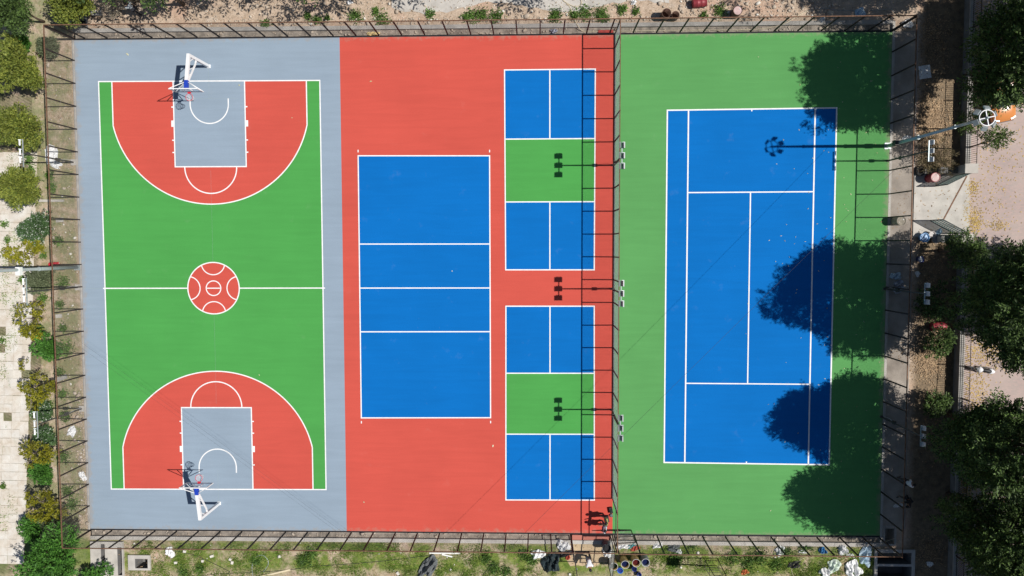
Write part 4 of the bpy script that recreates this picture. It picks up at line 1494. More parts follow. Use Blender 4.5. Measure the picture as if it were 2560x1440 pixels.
for (px, py, sx, sy, n) in ((2330, 90, 25, 30, 700), (2335, 150, 25, 30, 300), (2325, 300, 22, 25, 1300), (2335, 330, 22, 20, 700), (2320, 800, 20, 60, 500), (2320, 905, 22, 20, 800), (2325, 1380, 22, 20, 700), (2330, 700, 22, 60, 500), (2325, 1060, 18, 60, 400), (2310, 230, 25, 40, 400), (2260, 520, 25, 60, 60), (2360, 505, 30, 30, 40), (2265, 880, 20, 14, 60)):
    x, y = gp(px, py)
    for dx, dy in rng.normal(0, 1, (n, 2)):
        X = x + dx * sx / 37
        if 25.2 < X < 28.0 or n < 100:
            q.append((X, y + dy * sy / 37, .004))
scatter_blades('dry_leaf_litter', q, .13, .05, M['litter_brown'], 'brown leaf litter in the planting strip beside the walkway', 11, True)


# ------------------------------------------------------------------ drums, buckets
def drum(label, base, m_, lid=None, fill=None, r=.29, h=.88, wall_rim=True, lying=None, group=None):
    t = thing('drum', label, 'drum', (base[0], base[1], GZ if lying is None else GZ + r), 0, group)
    Mx = Matrix.Identity(3)
    off = Vector((0, 0, 0))
    if lying is not None:
        Mx = Matrix.Rotation(lying, 3, 'Z') @ Matrix.Rotation(math.pi / 2, 3, 'Y')
        off = Mx @ Vector((0, 0, -h / 2))
    prof = [(.0, 0), (r * .97, 0), (r, .02)]
    for z in (h * .33, h * .66):
        prof += [(r, z - .03), (r * 1.035, z - .012), (r * 1.035, z + .012), (r, z + .03)]
    prof += [(r, h - .03), (r * 1.03, h - .015), (r * 1.03, h)]
    if lid is None:
        prof += [(r * .95, h), (r * .95, .03), (0, .03)]
    MB().lathe(prof, 26, Mx, off).build('shell', m_, t, True)
    if wall_rim:
        MB().lathe([(r * .955, h + .002), (r * 1.035, h + .002), (r * 1.035, h + .014), (r * .955, h + .014), (r * .955, h + .002)], 26, Mx, off).build('rim', M['rim'] if lid is None and fill else m_, t)
    if lid is not None:
        ld = MB().lathe([(r * .955, h - .03), (r * .9, h - .02), (.0, h - .018)], 26, Mx, off).build('lid', lid, t)
        for dx, dy, rr in ((.13, .08, .04), (-.14, -.1, .025)):
            MB().lathe([(rr, h - .02), (rr, h + .004), (0, h + .004)], 10, Mx, off + Mx @ Vector((dx, dy, 0))).build('bung', M['rim'], ld)
    if fill is not None:
        MB().lathe([(r * .945, h * .8), (.0, h * .8)], 26, Mx, off).build('contents', fill, t)
    return t


drum('tan open drum under the right gate leaf with green paint', gp(1531, 1402), M['drum_tan'], h=1.0, r=.27, fill=M['paint_green_wet'])
drum('tan open drum with dark blue paint second from the gateway', gp(1559, 1397), M['drum_tan'], h=1.0, r=.27, fill=M['paint_blue_wet'])
drum('tan open drum with dark red paint in the row by the gateway', gp(1586, 1393), M['drum_tan'], h=1.0, r=.27, fill=M['paint_red_wet'])
drum('grey open drum with pale rim at the right end of the row', gp(1609, 1392), M['drum_grey'], h=1.0, r=.27, fill=M['paint_blue_wet'])
drum('black drum standing in the bottom gateway', gp(1514, 1358), M['drum_black'], fill=M['black'], h=.95, wall_rim=False)
drum('rusty open drum left of the pair above the top fence', gp(1661, 42), M['drum_rust'], wall_rim=False)
drum('rusty open drum right of the pair above the top fence', gp(1685, 44), M['drum_rust'], wall_rim=False, r=.25, h=.6)
drum('dark red drum lying on its side at the upper edge', gp(1746, 10), M['drum_red'], lid=M['drum_red'], lying=0.1)
drum('rusty red drum with pale lid on the rubble above the tennis court', gp(1836, 36), M['drum_rust'], lid=M['drum_pink'])
drum('red drum with pale pink lid beside the upper gate leaf', gp(2322, 446), M['drum_red'], lid=M['drum_pink'])
drum('weathered grey brown drum on the walkway by the right fence', gp(2238, 553), M['drum_olive'], lid=M['drum_olive'])
drum('dark red drum lying behind the round bush near the railing', gp(2340, 815), M['drum_red'], lid=M['drum_pink'], lying=0.05)
drum('small red drum lying beside the foot of the left mast', gp(138, 661), M['ringred'], lid=M['ringred'], r=.16, h=.6, lying=.05)


def bucket(label, base, m_, r=.16, h=.34, fill=None, lying=None, group=None):
    t = thing('bucket', label, 'bucket', (base[0], base[1], GZ if lying is None else GZ + r), 0, group)
    Mx = Matrix.Identity(3)
    off = Vector((0, 0, 0))
    if lying is not None:
        Mx = Matrix.Rotation(lying, 3, 'Z') @ Matrix.Rotation(math.pi / 2, 3, 'Y')
        off = Mx @ Vector((0, 0, -h / 2))
    MB().lathe([(0, 0), (r * .82, 0), (r, h - .02), (r * 1.08, h - .02), (r * 1.08, h), (r * .95, h), (r * .78, .02), (0, .02)], 20, Mx, off).build('pail', m_, t, True)
    hd = [Mx @ Vector((r * 1.02 * math.cos(a), -r * .5 * math.sin(a) - .02, h - .04 - .12 * math.sin(a))) + off for a in np.linspace(0, math.pi, 12)]
    MB().tube(hd, .006, 5).build('handle', M['galv'], t)
    if fill:
        MB().lathe([(r * .93, h * .8), (0, h * .8)], 20, Mx, off).build('contents', fill, t)
    return t


bucket('bright blue bucket in front of the tan drums', gp(1549, 1421), M['bucket_blue'], .19, .42, M['bucket_navy'])
bucket('navy blue bucket right of the bright blue one', gp(1584, 1417), M['bucket_navy'], .17, .40, M['paint_blue_wet'])
bucket('small navy paint pail at the lower picture edge', gp(1597, 1433), M['bucket_navy'], .15, .3)
bucket('sky blue bucket beside the lower gate leaf', gp(2305, 594), M['bucket_sky'], .30, .40, M['bucket_sky'])
bucket('pale grey bucket nearest the lower gate leaf', gp(2324, 587), M['bucket_grey'], .22, .40, M['bucket_grey'])
bucket('grey bucket next to the lower gate pillar', gp(2334, 599), M['bucket_grey'], .24, .38, M['bucket_grey'])
bucket('dark blue pail with white lid in the shaded planting strip', gp(2296, 648), M['bucket_navy'], .2, .4, M['white_board'])

# ------------------------------------------------------------------ right gate leaves, pillars
def lattice_gate(label, a, b, h):
    w = math.hypot(b[0] - a[0], b[1] - a[1])
    rz = math.atan2(b[1] - a[1], b[0] - a[0])
    t = thing('lattice_gate', label, 'gate', (a[0], a[1], .04), rz)
    f = MB()
    f.bar((0, 0, 0), (0, 0, h), .05).bar((w, 0, 0), (w, 0, h), .05).bar((.03, 0, .03), (w - .03, 0, .03), .05).bar((.03, 0, h - .03), (w - .03, 0, h - .03), .05)
    f.build('gate_frame', M['gate_dark'], t)
    n = int(w / .16)
    for i in range(n):
        x = .06 + (w - .12) * (i + .5) / n
        MB().box((x, 0, h / 2), (.085, .012, h - .1)).build('slat', M['gate_green'], t)
    for z in (h * .25, h * .5, h * .75):
        MB().bar((.03, .018, z), (w - .03, .018, z), .03).build('cross_bar', M['gate_dark'], t)
    for i in range(n):
        x = .06 + (w - .12) * (i + .5) / n
        MB().add([(x - .04, 0, h - .005), (x + .04, 0, h - .005), (x, 0, h + .10), (x, .012, h - .005)], [(0, 1, 2), (0, 2, 3), (1, 3, 2)]).build('spike', M['gate_dark'], t)
    return t


lattice_gate('open teal lattice gate leaf beside the red drum', gp(2393, 438), gp(2336, 466), 1.65)
lattice_gate('open teal lattice gate leaf beside the sky blue bucket', gp(2386, 584), gp(2324, 551), 1.65)


def pillar(label, rect, wing):
    cx, cy = (rect[0] + rect[1]) / 2, (rect[2] + rect[3]) / 2
    t = thing('gate_pillar', label, 'gate pillar', (cx, cy, 0))
    sx, sy = rect[1] - rect[0], rect[3] - rect[2]
    MB().box((0, 0, .85), (sx, sy, 1.74)).build('shaft', M['concrete'], t)
    MB().box((0, 0, 1.77), (sx + .08, sy + .08, .09)).build('cap', M['concrete_pale'], t)
    wx = (wing[0] + wing[1]) / 2 - cx
    wy = (wing[2] + wing[3]) / 2 - cy
    MB().box((wx, wy, .42), (wing[1] - wing[0], wing[3] - wing[2], .90)).build('wing_wall', M['concrete'], t)
    MB().box((wx, wy, .90), (wing[1] - wing[0] + .04, wing[3] - wing[2] + .05, .06)).build('wing_coping', M['concrete_dark'], t)
    return t


pillar('concrete gate pillar and wing wall beside the dry bush', px_rect(2376, 418, 2404, 438), px_rect(2334, 422, 2375.5, 435))
pillar('concrete gate pillar and wing wall beside the buckets', px_rect(2368, 587, 2394, 606), px_rect(2336, 592, 2367.5, 605))

# tyre and pale step beside the upper gate wing
t = thing('tyre', 'black tyre leaning at the end of the upper wing wall', 'tyre', (*gp(2298, 428), .12))
MB().lathe([(.17, -.10), (.30, -.10), (.33, -.05), (.33, .05), (.30, .10), (.17, .10), (.15, 0), (.17, -.10)], 22).build('tread', M['rubber'], t, True)
tag(MB().box((0, 0, .10), (.95, .30, .22)).build('concrete_step', M['concrete_pale'], None, False, (*gp(2323, 429), GZ)), 'pale concrete step between the tyre and the wing wall', 'step')

# ------------------------------------------------------------------ ladder stand
ub = gp(1776, 1404)
t = thing('ladder_stand', 'tall narrow metal ladder stand with platform in the grass below the tennis court', 'ladder stand', (ub[0], ub[1], GZ))
LH = 3.75
for (x0, x1, y0, y1) in ((-.46, -.36, .25, .20), (.46, .36, .25, .20), (-.46, -.36, -.30, -.20), (.46, .36, -.30, -.20)):
    MB().tube([(x0, y0, 0), (x1, y1, LH)], .026, 8).build('leg', M['wood_pale'] if y0 < 0 else M['post'], t)
for i in range(8):
    z = .35 + .42 * i
    q = z / LH
    MB().tube([(-.46 + .1 * q, -.30 + .1 * q, z), (.46 - .1 * q, -.30 + .1 * q, z)], .018, 6).build('rung', M['wood_pale'], t)
for z in (.4, 1.6, 2.8):
    q = z / LH
    x = .46 - .1 * q
    for s in (-1, 1):
        MB().tube([(s * x, -.30 + .1 * q, z), (s * x, .25 - .05 * q, z)], .016, 6).build('side_bar', M['post'], t)
    MB().tube([(-x, .25 - .05 * q, z), (x, .25 - .05 * q, z)], .016, 6).build('back_bar', M['post'], t)
MB().box((0, 0, LH + .03), (.80, .55, .05)).build('platform', M['tarp_dark'], t)


# ------------------------------------------------------------------ litter: sacks, sheets, boards
def crumple(name, label, cat, px, wpx, hpx, m_, rz=0.0, lift=.12, seed=0, z=GZ, n=13, scale=37.0, tri=False, group=None):
    """a crumpled sheet or sack of real thickness lying on the ground"""
    rng = np.random.default_rng(seed + int(px[0] * 3 + px[1]))
    W, H = wpx / scale, hpx / scale
    v = []
    ph = rng.uniform(0, 6.28, 8)
    for s in (1, 0):
        for j in range(n):
            for i in range(n):
                a, b = 2 * i / (n - 1) - 1, 2 * j / (n - 1) - 1
                # square to rounded, irregular outline
                ang = math.atan2(b, a)
                rr = max(abs(a), abs(b))
                k = 1 + .14 * math.sin(2 * ang + ph[0]) + .11 * math.sin(3 * ang + ph[1]) + .08 * math.sin(5 * ang + ph[2])
                e = rr / (math.hypot(a, b) + 1e-6)
                f = k * (e ** .5 if rr > 0 else 1)
                x, y = a * f * W / 2, b * f * H / 2
                if tri:
                    x *= (1.15 - .75 * (b + 1) / 2)
                hgt = lift * (.35 + .65 * (1 - rr ** 2.5)) * (.55 + .45 * math.sin(4.1 * a + ph[3] + 1.3 * b) * math.cos(3.7 * b + ph[4]) + .35 * math.sin(7 * a - 5 * b + ph[5])) + rng.uniform(0, .25) * lift
                hgt = max(.012, hgt)
                v.append((x, y, hgt if s else max(.002, hgt - .02 - .5 * hgt)))
    f_ = []
    N = n * n
    for j in range(n - 1):
        for i in range(n - 1):
            q = j * n + i
            f_.append((q, q + 1, q + n + 1, q + n))
            f_.append((N + q, N + q + n, N + q + n + 1, N + q + 1))
    edge = [i for i in range(n)] + [j * n + n - 1 for j in range(1, n)] + [(n - 1) * n + i for i in range(n - 2, -1, -1)] + [j * n for j in range(n - 2, 0, -1)]
    for a, b in zip(edge, edge[1:] + edge[:1]):
        f_.append((a, a + N, b + N, b))
    b_ = MB()
    b_.add(v, f_)
    x, y = gp(*px)
    o = b_.build(name, m_, None, False, (x, y, z + .004), rz)
    return tag(o, label, cat, group)


PW = M['plastic_white']
CR = [
    ('sack', 'white sack on bare soil near the drain box', 'sack', (425, 1380), 22, 26, PW, .3, .22),
    ('sack', 'pinkish white sack inside the fence left of the gateway', 'sack', (1408, 1363), 32, 28, PW, .1, .3),
    ('crumpled_paper', 'heap of crumpled white paper left of the dark netting heap', 'paper', (1345, 1385), 32, 24, PW, .4, .28),
    ('netting_heap', 'black teal heap of netting in the grass left of the gateway', 'netting', (1378, 1405), 40, 52, M['tarp_dark'], .2, .5),
    ('plastic_sheet', 'black plastic sheet under the fence beside the gateway', 'plastic sheet', (1412, 1384), 44, 16, M['black'], .1, .15),
    ('rag', 'small red rag on the soil left of the gateway', 'rag', (1420, 1394), 14, 10, M['rag_red'], .5, .12),
    ('plastic_sheet', 'white sheet inside the fence right of the paint drums', 'plastic sheet', (1645, 1362), 26, 15, PW, .2, .18),
    ('netting_heap', 'small grey netting heap under the fence right of the drums', 'netting', (1684, 1370), 32, 18, M['netting'], .0, .2),
    ('rag', 'white rag hanging over the verge beside the grey netting', 'rag', (1697, 1380), 14, 16, PW, .2, .15),
    ('sack', 'white crumpled sack under the tennis court fence', 'sack', (1950, 1376), 26, 22, PW, .6, .25),
    ('plastic_sheet', 'small white scrap between the crumpled sack and blue rag', 'plastic sheet', (2008, 1379), 20, 10, PW, .1, .1),
    ('rag', 'blue rag under the tennis court fence', 'rag', (2056, 1376), 18, 18, M['rag_blue'], .4, .2),
    ('plastic_sheet', 'white triangular sheet under the fence near the bottom right corner', 'plastic sheet', (2106, 1372), 30, 24, PW, .2, .3),
    ('crumpled_paper', 'row of white scraps beside the triangular sheet', 'paper', (2126, 1388), 24, 10, PW, -.2, .12),
    ('plastic_sheet', 'greenish white crumpled plastic in the bottom right verge', 'plastic sheet', (2084, 1414), 32, 32, M['plastic_green'], .2, .28),
    ('plastic_sheet', 'large bright white crumpled plastic heap near the drain pit', 'plastic sheet', (2132, 1422), 40, 40, PW, .5, .35),
    ('plastic_sheet', 'long pale blue plastic sheet beside the drain pit', 'plastic sheet', (2164, 1386), 26, 60, M['plastic_blue'], -.2, .22),
    ('plastic_sheet', 'white plastic piece at the lower picture edge', 'plastic sheet', (2062, 1430), 26, 22, PW, .8, .3),
    ('plastic_sheet', 'black plastic sheet in the bottom right verge grass', 'plastic sheet', (1985, 1412), 36, 16, M['black'], .1, .15),
    ('rag', 'orange rag at the lower picture edge', 'rag', (1862, 1430), 16, 14, M['rag_orange'], .5, .15),
    ('paint_sheet', 'white paint stained sheet right of the divider fence foot', 'sheet', (1560, 1366), 34, 14, PW, .1, .14),
    ('paint_sheet', 'teal stained sheet beside the white paint sheet', 'sheet', (1580, 1362), 26, 12, M['rag_teal'], .3, .12),
    ('rag', 'red rag beside the teal stained sheet', 'rag', (1588, 1371), 22, 12, M['rag_red'], .6, .12),
    ('sack', 'white sack in the gateway below the black drum', 'sack', (1518, 1380), 20, 30, PW, .1, .22),
    ('netting_heap', 'long grey netting heap in the grass below the white planks', 'netting', (1072, 1415), 34, 62, M['netting'], -.4, .4),
    ('sack', 'red and white sack in the gutter above the red court', 'sack', (1384, 77), 16, 12, M['sack_stripe'], .3, .22),
    ('foam_chunk', 'yellow foam chunks in the gutter above the red court', 'foam', (932, 84), 28, 12, M['foam'], .1, .2),
    ('plastic_sheet', 'pale blue plastic sheet outside the top right fence', 'plastic sheet', (2150, 31), 26, 18, M['plastic_blue'], .2, .25),
    ('crumpled_paper', 'white paper inside the top fence right of the hose', 'paper', (2055, 50), 16, 12, PW, .5, .15),
    ('sack', 'white sack at the top right fence corner', 'sack', (2268, 60), 24, 20, PW, .4, .28),
    ('sack', 'white bag on the concrete road at the upper edge', 'sack', (1584, 6), 14, 10, PW, .2, .2),
    ('sack', 'small white bag on the shaded verge at the upper edge', 'sack', (874, 6), 14, 10, PW, .4, .2),
    ('plastic_sheet', 'pale sheet on the walkway at the foot of the tall mast', 'plastic sheet', (2266, 347), 22, 16, PW, .1, .12),
    ('plastic_sheet', 'white sheet beside the upper left floodlight pole', 'plastic sheet', (139, 410), 30, 18, PW, -.5, .12),
    ('plastic_sheet', 'large white sheet under the left fence rail', 'plastic sheet', (128, 384), 34, 40, PW, .3, .2),
    ('sack', 'white folded sack in the strip below the lower left pole', 'sack', (180, 1078), 18, 30, PW, -.4, .18),
    ('sack', 'white board-like bag at the left court edge', 'sack', (207, 1190), 16, 24, PW, .5, .14),
    ('sack', 'upper blue and white sack in the shade behind the right fence', 'sack', (2238, 690), 24, 18, M['plastic_blue'], .1, .3),
    ('sack', 'middle blue and white sack in the shade behind the right fence', 'sack', (2246, 708), 22, 14, M['sack_stripe'], .2, .3),
    ('sack', 'lower blue and white sack in the shade behind the right fence', 'sack', (2246, 724), 24, 16, M['sack_stripe'], .4, .3),
    ('crumpled_paper', 'square white paper in the shaded planting strip', 'paper', (2294, 684), 12, 12, M['white_board'], .7, .06),
    ('plastic_sheet', 'white sheet on the walkway near the person in dark clothes', 'plastic sheet', (2245, 1262), 20, 12, PW, .3, .1),
    ('crumpled_paper', 'square white paper at the lower right beside the drain pit', 'paper', (2325, 1410), 16, 14, M['white_board'], .6, .08),
    ('plastic_sheet', 'pale stone coloured sheet heap at the top left channel', 'sheet', (205, 40), 26, 20, M['netting'], .2, .3),
    ('shovel_blade_sheet', 'pale olive sheet in the shaded planting strip', 'sheet', (2292, 756), 18, 16, M['drum_olive'], .2, .1),
    ('plastic_sheet', 'pale clear plastic beside the buckets at the lower gate', 'plastic sheet', (2343, 582), 24, 14, M['plastic_blue'], .4, .2),
]
for i, c in enumerate(CR):
    z = GZ
    if c[3][1] < 90 and c[3][1] > 70:
        z = -.16
    if XR < gp(*c[3])[0] < 25.1:
        z = 0.0
    crumple(c[0], c[1], c[2], c[3], c[4], c[5], c[6], c[7], c[8], i, z, tri='triangular' in c[1])


def board(name, label, cat, px, sx, sy, sz, m_, rz, z=GZ, tilt=0.0):
    o = MB().box((0, 0, sz / 2), (sx, sy, sz)).build(name, m_, None, False, (*gp(*px), z + .01), rz)
    o.rotation_euler = (tilt, tilt * .6, rz)
    return tag(o, label, cat)


board('white_plank', 'long white plank in the grass below the red court', 'plank', (1112, 1383), 2.15, .09, .05, M['white_board'], 0.0)
board('white_plank', 'short white plank crossing the end of the long white plank', 'plank', (1118, 1388), .75, .09, .05, M['white_board'], -.22, GZ + .055)
board('timber_plank', 'pale timber plank in the bottom grass beside the looped cable', 'plank', (688, 1433), 2.2, .12, .05, M['wood_pale'], .24)
board('white_board', 'white board lying in the shaded planting strip behind the right fence', 'board', (2312, 180), .75, .85, .04, M['white_board'], .15)
board('red_board', 'red painted board in the gutter at the top end of the divider fence', 'board', (1515, 78), 1.0, .2, .06, M['redboard'], 0.0, -.14)
board('concrete_fragment', 'pale concrete fragment left of the court beside the flowering shrub', 'concrete slab', (150, 550), .5, .3, .1, M['concrete_pale'], .1)
board('concrete_fragment', 'grey concrete fragment in the strip above the lower left pole', 'concrete slab', (155, 945), .75, .3, .1, M['concrete'], .35)
board('concrete_fragment', 'small concrete fragment right of the yellow shrub by the fence', 'concrete slab', (148, 790), .4, .25, .1, M['concrete_pale'], .1)
board('concrete_beam', 'pale concrete beam lying across the left planting strip', 'concrete beam', (130, 502), 1.7, .16, .14, M['concrete_pale'], .0)
board('grey_bench_slab', 'grey concrete slab in the shade above the top left channel', 'concrete slab', (238, 34), 1.0, .3, .2, M['concrete'], -.02)


def hose(name, label, cat, pxs, r, m_, zs=None, sub=6):
    P_ = [np.array(g3(p[0], p[1], 0)) for p in pxs]
    zs = zs or [GZ] * len(P_)
    for p, z in zip(P_, zs):
        p[2] = z + r
    out = []
    for i in range(len(P_) - 1):
        p0, p1, p2, p3 = P_[max(i - 1, 0)], P_[i], P_[i + 1], P_[min(i + 2, len(P_) - 1)]
        for k in range(sub):
            t_ = k / sub
            out.append(.5 * ((2 * p1) + (-p0 + p2) * t_ + (2 * p0 - 5 * p1 + 4 * p2 - p3) * t_ ** 2 + (-p0 + 3 * p1 - 3 * p2 + p3) * t_ ** 3))
    out.append(P_[-1])
    return tag(MB().tube(out, r, 7).build(name, m_, None, True), label, cat)


gz = -.15
hose('hose', 'cream hose looping off the concrete road into the top gutter', 'hose', [(1400, -6), (1412, 4), (1425, 18), (1433, 40), (1437, 52), (1446, 68), (1456, 76), (1480, 77), (1540, 77), (1640, 75), (1760, 74), (1860, 73), (1920, 69), (1960, 60), (1990, 42), (2020, 26)], .028, M['hose'], [0, GZ, GZ, GZ, GZ, .08, gz, gz, gz, gz, gz, gz, gz, .10, GZ, GZ])
hose('hose', 'cream hose coil on the concrete road at the upper edge', 'hose', [(1408, 2), (1425, 12), (1440, 17), (1452, 11), (1453, 2), (1446, -8)], .025, M['hose'], [GZ + .02] * 6)
hose('cable', 'thin grey cable along the shaded verge at the top right', 'cable', [(2020, 26), (2060, 20), (2100, 26), (2150, 25), (2200, 25), (2225, 22), (2236, 30)], .012, M['galv'])
hose('cable', 'black cable running across the bottom verge grass', 'cable', [(390, 1370), (440, 1378), (490, 1390), (540, 1412), (575, 1430)], .018, M['cable'])
hose('cable', 'long dark cable across the bottom grass towards the white plank', 'cable', [(500, 1440), (560, 1434), (640, 1431), (720, 1425), (800, 1415), (900, 1408), (1000, 1398), (1085, 1387)], .018, M['cable'])
hose('cable', 'looped grey cable in the bottom grass', 'cable', [(632, 1440), (630, 1415), (638, 1395), (655, 1388), (668, 1398), (670, 1412), (658, 1430)], .02, M['galv'])
hose('hose', 'curved cream hose in the verge below the tennis court', 'hose', [(2010, 1395), (1988, 1408), (1979, 1425), (1986, 1445)], .02, M['hose'])
hose('hose', 'thin cream hose running into the bottom right drain pit', 'hose', [(2150, 1376), (2190, 1365), (2216, 1352), (2240, 1344)], .014, M['hose'], [GZ, .12, .05, 0.03])
tag(MB().box((0, 0, .5), (.05, 1.3, .05)).build('railing_stub', M['galv'], None, False, (*gp(2318, 378), GZ)), 'short galvanised rail in the dry bush beside the walkway', 'rail')


# ------------------------------------------------------------------ people
def skin_mesh(name, verts, edges, radii, root=0, sub=1):
    me = bpy.data.meshes.new(name + '_skeleton')
    me.from_pydata([tuple(v) for v in verts], edges, [])
    o = bpy.data.objects.new(name + '_skeleton', me)
    COL.objects.link(o)
    sm = o.modifiers.new('skin', 'SKIN')
    sm.use_smooth_shade = True
    for i, r in enumerate(radii):
        d_ = me.skin_vertices[0].data[i]
        d_.radius = (r, r) if not hasattr(r, '__len__') else r
        d_.use_root = (i == root)
    ss = o.modifiers.new('sub', 'SUBSURF')
    ss.levels = sub
    dg = bpy.context.evaluated_depsgraph_get()
    dg.update()
    out = bpy.data.meshes.new_from_object(o.evaluated_get(dg))
    bpy.data.objects.remove(o)
    bpy.data.meshes.remove(me)
    out.name = name
    return out


def person(label, base, rz, shirt, trousers, lean=0.0, stride=.12, arms=((.1, .25), (.1, .25)), hair=M['hair'], H=1.72):
    """faces local +y; arms: (swing, elbow bend) per side in radians; lean bends at the hips"""
    k = H / 1.72
    t = thing('person', label, 'person', (base[0], base[1], GZ if base[0] < XL or base[1] < YB or base[0] > XR or base[1] > YT else 0.0), rz)
    pel = Vector((0, 0, .93))
    Rl = Matrix.Rotation(-lean, 3, 'X')
    up = lambda p: pel + Rl @ (Vector(p) - pel)
    J = {}
    J['pel'] = pel
    J['sp'] = up((0, 0.01, 1.15))
    J['ch'] = up((0, 0, 1.36))
    J['nk'] = up((0, .01, 1.50))
    J['h0'] = up((0, .03, 1.585))
    J['h1'] = up((0, .025, 1.68))
    for s, n in ((-1, 'l'), (1, 'r')):
        st_ = stride * (1 if s > 0 else -1)
        J['hip' + n] = Vector((s * .095, 0, .88))
        J['kn' + n] = Vector((s * .105, st_ * .55 + .02, .49))
        J['an' + n] = Vector((s * .11, st_, .085))
        J['to' + n] = Vector((s * .125, st_ + .17, .035))
        J['sh' + n] = up((s * .185, 0, 1.42))
        sw, eb = arms[0 if s < 0 else 1]
        d1 = Matrix.Rotation(sw, 3, 'X') @ Vector((s * .16, 0, -1)).normalized()
        d2 = Matrix.Rotation(sw + eb, 3, 'X') @ Vector((s * .05, 0, -1)).normalized()
        J['el' + n] = J['sh' + n] + d1 * .29
        J['wr' + n] = J['el' + n] + d2 * .25
        J['ha' + n] = J['wr' + n] + d2 * .085
        J['hd' + n] = d2
    for q in list(J):
        if not q.startswith('hd'):
            J[q] = J[q] * k
    names = ['pel', 'sp', 'ch', 'nk', 'h0', 'h1', 'hipl', 'knl', 'anl', 'tol', 'hipr', 'knr', 'anr', 'tor', 'shl', 'ell', 'wrl', 'hal', 'shr', 'elr', 'wrr', 'har']
    ix = {n: i for i, n in enumerate(names)}
    ed = [('pel', 'sp'), ('sp', 'ch'), ('ch', 'nk'), ('nk', 'h0'), ('h0', 'h1'), ('pel', 'hipl'), ('hipl', 'knl'), ('knl', 'anl'), ('anl', 'tol'), ('pel', 'hipr'), ('hipr', 'knr'), ('knr', 'anr'), ('anr', 'tor'), ('ch', 'shl'), ('shl', 'ell'), ('ell', 'wrl'), ('wrl', 'hal'), ('ch', 'shr'), ('shr', 'elr'), ('elr', 'wrr'), ('wrr', 'har')]
    rad = {'pel': (.15, .11), 'sp': (.13, .10), 'ch': (.16, .11), 'nk': .055, 'h0': .082, 'h1': .085, 'hip': .09, 'kn': .06, 'an': .042, 'to': .04, 'sh': .065, 'el': .042, 'wr': .028, 'ha': (.04, .018)}
    R_ = lambda n, e=0: (lambda r: (tuple((x + e) * k for x in r) if hasattr(r, '__len__') else (r + e) * k))(rad.get(n, rad.get(n[:-1])))
    body = skin_mesh('body', [J[n] for n in names], [(ix[a], ix[b]) for a, b in ed], [R_(n) for n in names])
    # fingers, nose, ears and eyes join the one body mesh
    bm = bmesh.new()
    bm.from_mesh(body)
    ex = MB()
    for s, n in ((-1, 'l'), (1, 'r')):
        d2 = J['hd' + n]
        side = Vector((0, 1, 0))
        side = (side - d2 * side.dot(d2)).normalized()
        nrm = d2.cross(side).normalized()
        for f in range(4):
            o_ = J['ha' + n] + side * (.024 - .016 * f) * k
            L_ = (.062, .072, .068, .052)[f] * k
            m_ = o_ + d2 * L_ * .55 + nrm * .008 * s
            ex.tube([o_ - d2 * .02, o_, m_, m_ + d2 * L_ * .4 + nrm * .022 * s], [.009, .009, .008, .006], 6)
        o_ = J['wr' + n] + d2 * .03 * k + side * .03 * k
        ex.tube([o_ - side * .012, o_ + side * .014 + d2 * .025, o_ + side * .018 + d2 * .055], [.010, .010, .007], 6)
    fd = (Rl @ Vector((0, 1, 0)))
    ud = (Rl @ Vector((0, 0, 1)))
    hc = (J['h0'] + J['h1']) / 2
    ex.tube([hc + fd * .075 * k + ud * .015, hc + fd * .108 * k - ud * .02], [.008, .017], 6)
    for s in (-1, 1):
        ex.tube([hc + Vector((s * .080, -.005, 0)) * k - ud * .02, hc + Vector((s * .092, -.015, 0)) * k + ud * .025], [.010, .014], 6)
        ex.tube([hc + Vector((s * .030, 0, 0)) + fd * .078 * k + ud * .022, hc + Vector((s * .030, 0, 0)) + fd * .087 * k + ud * .022], [.012, .008], 6)
    ex.tube([hc + fd * .080 * k - ud * .048 + Vector((-.022, 0, 0)), hc + fd * .086 * k - ud * .048, hc + fd * .080 * k - ud * .048 + Vector((.022, 0, 0))], .007, 5)
    bm2 = ex.mesh('tmp')
    bm.from_mesh(bm2)
    bpy.data.meshes.remove(bm2)
    bm.to_mesh(body)
    bm.free()
    link('body', body, M['skin'], t)
    # clothes
    sn = ['pel', 'sp', 'ch', 'shl', 'ell', 'shr', 'elr']
    V_ = [J[n] for n in sn]
    V_[0] = V_[0] - Vector((0, 0, .02))
    V_[4] = J['shl'].lerp(J['ell'], .8)
    V_[6] = J['shr'].lerp(J['elr'], .8)
    sm_ = skin_mesh('shirt', V_, [(0, 1), (1, 2), (2, 3), (3, 4), (2, 5), (5, 6)], [R_('pel', .03), R_('sp', .04), R_('ch', .035), R_('sh', .022), R_('el', .026), R_('sh', .022), R_('el', .026)])
    link('shirt', sm_, shirt, t)
    tn_ = ['pel', 'hipl', 'knl', 'anl', 'hipr', 'knr', 'anr']
    tm_ = skin_mesh('trousers', [J[n] for n in tn_], [(0, 1), (1, 2), (2, 3), (0, 4), (4, 5), (5, 6)], [R_(n, .02) for n in tn_])
    link('trousers', tm_, trousers, t)
    for n in 'lr':
        a, b = J['an' + n], J['to' + n]
        MB().tube([a + Vector((0, -.05, -.045)), a + Vector((0, .02, -.03)), b + Vector((0, .02, 0)), b + Vector((0, .07, -.005))], [.042, .052, .045, .028], 10).build('shoe', M['black'], t, True)
    # hair: upper and back shell of the head
    hv = MB()
    Rr = Rl
    prof = []
    vs_, fs_ = [], []
    nn, mm = 16, 7
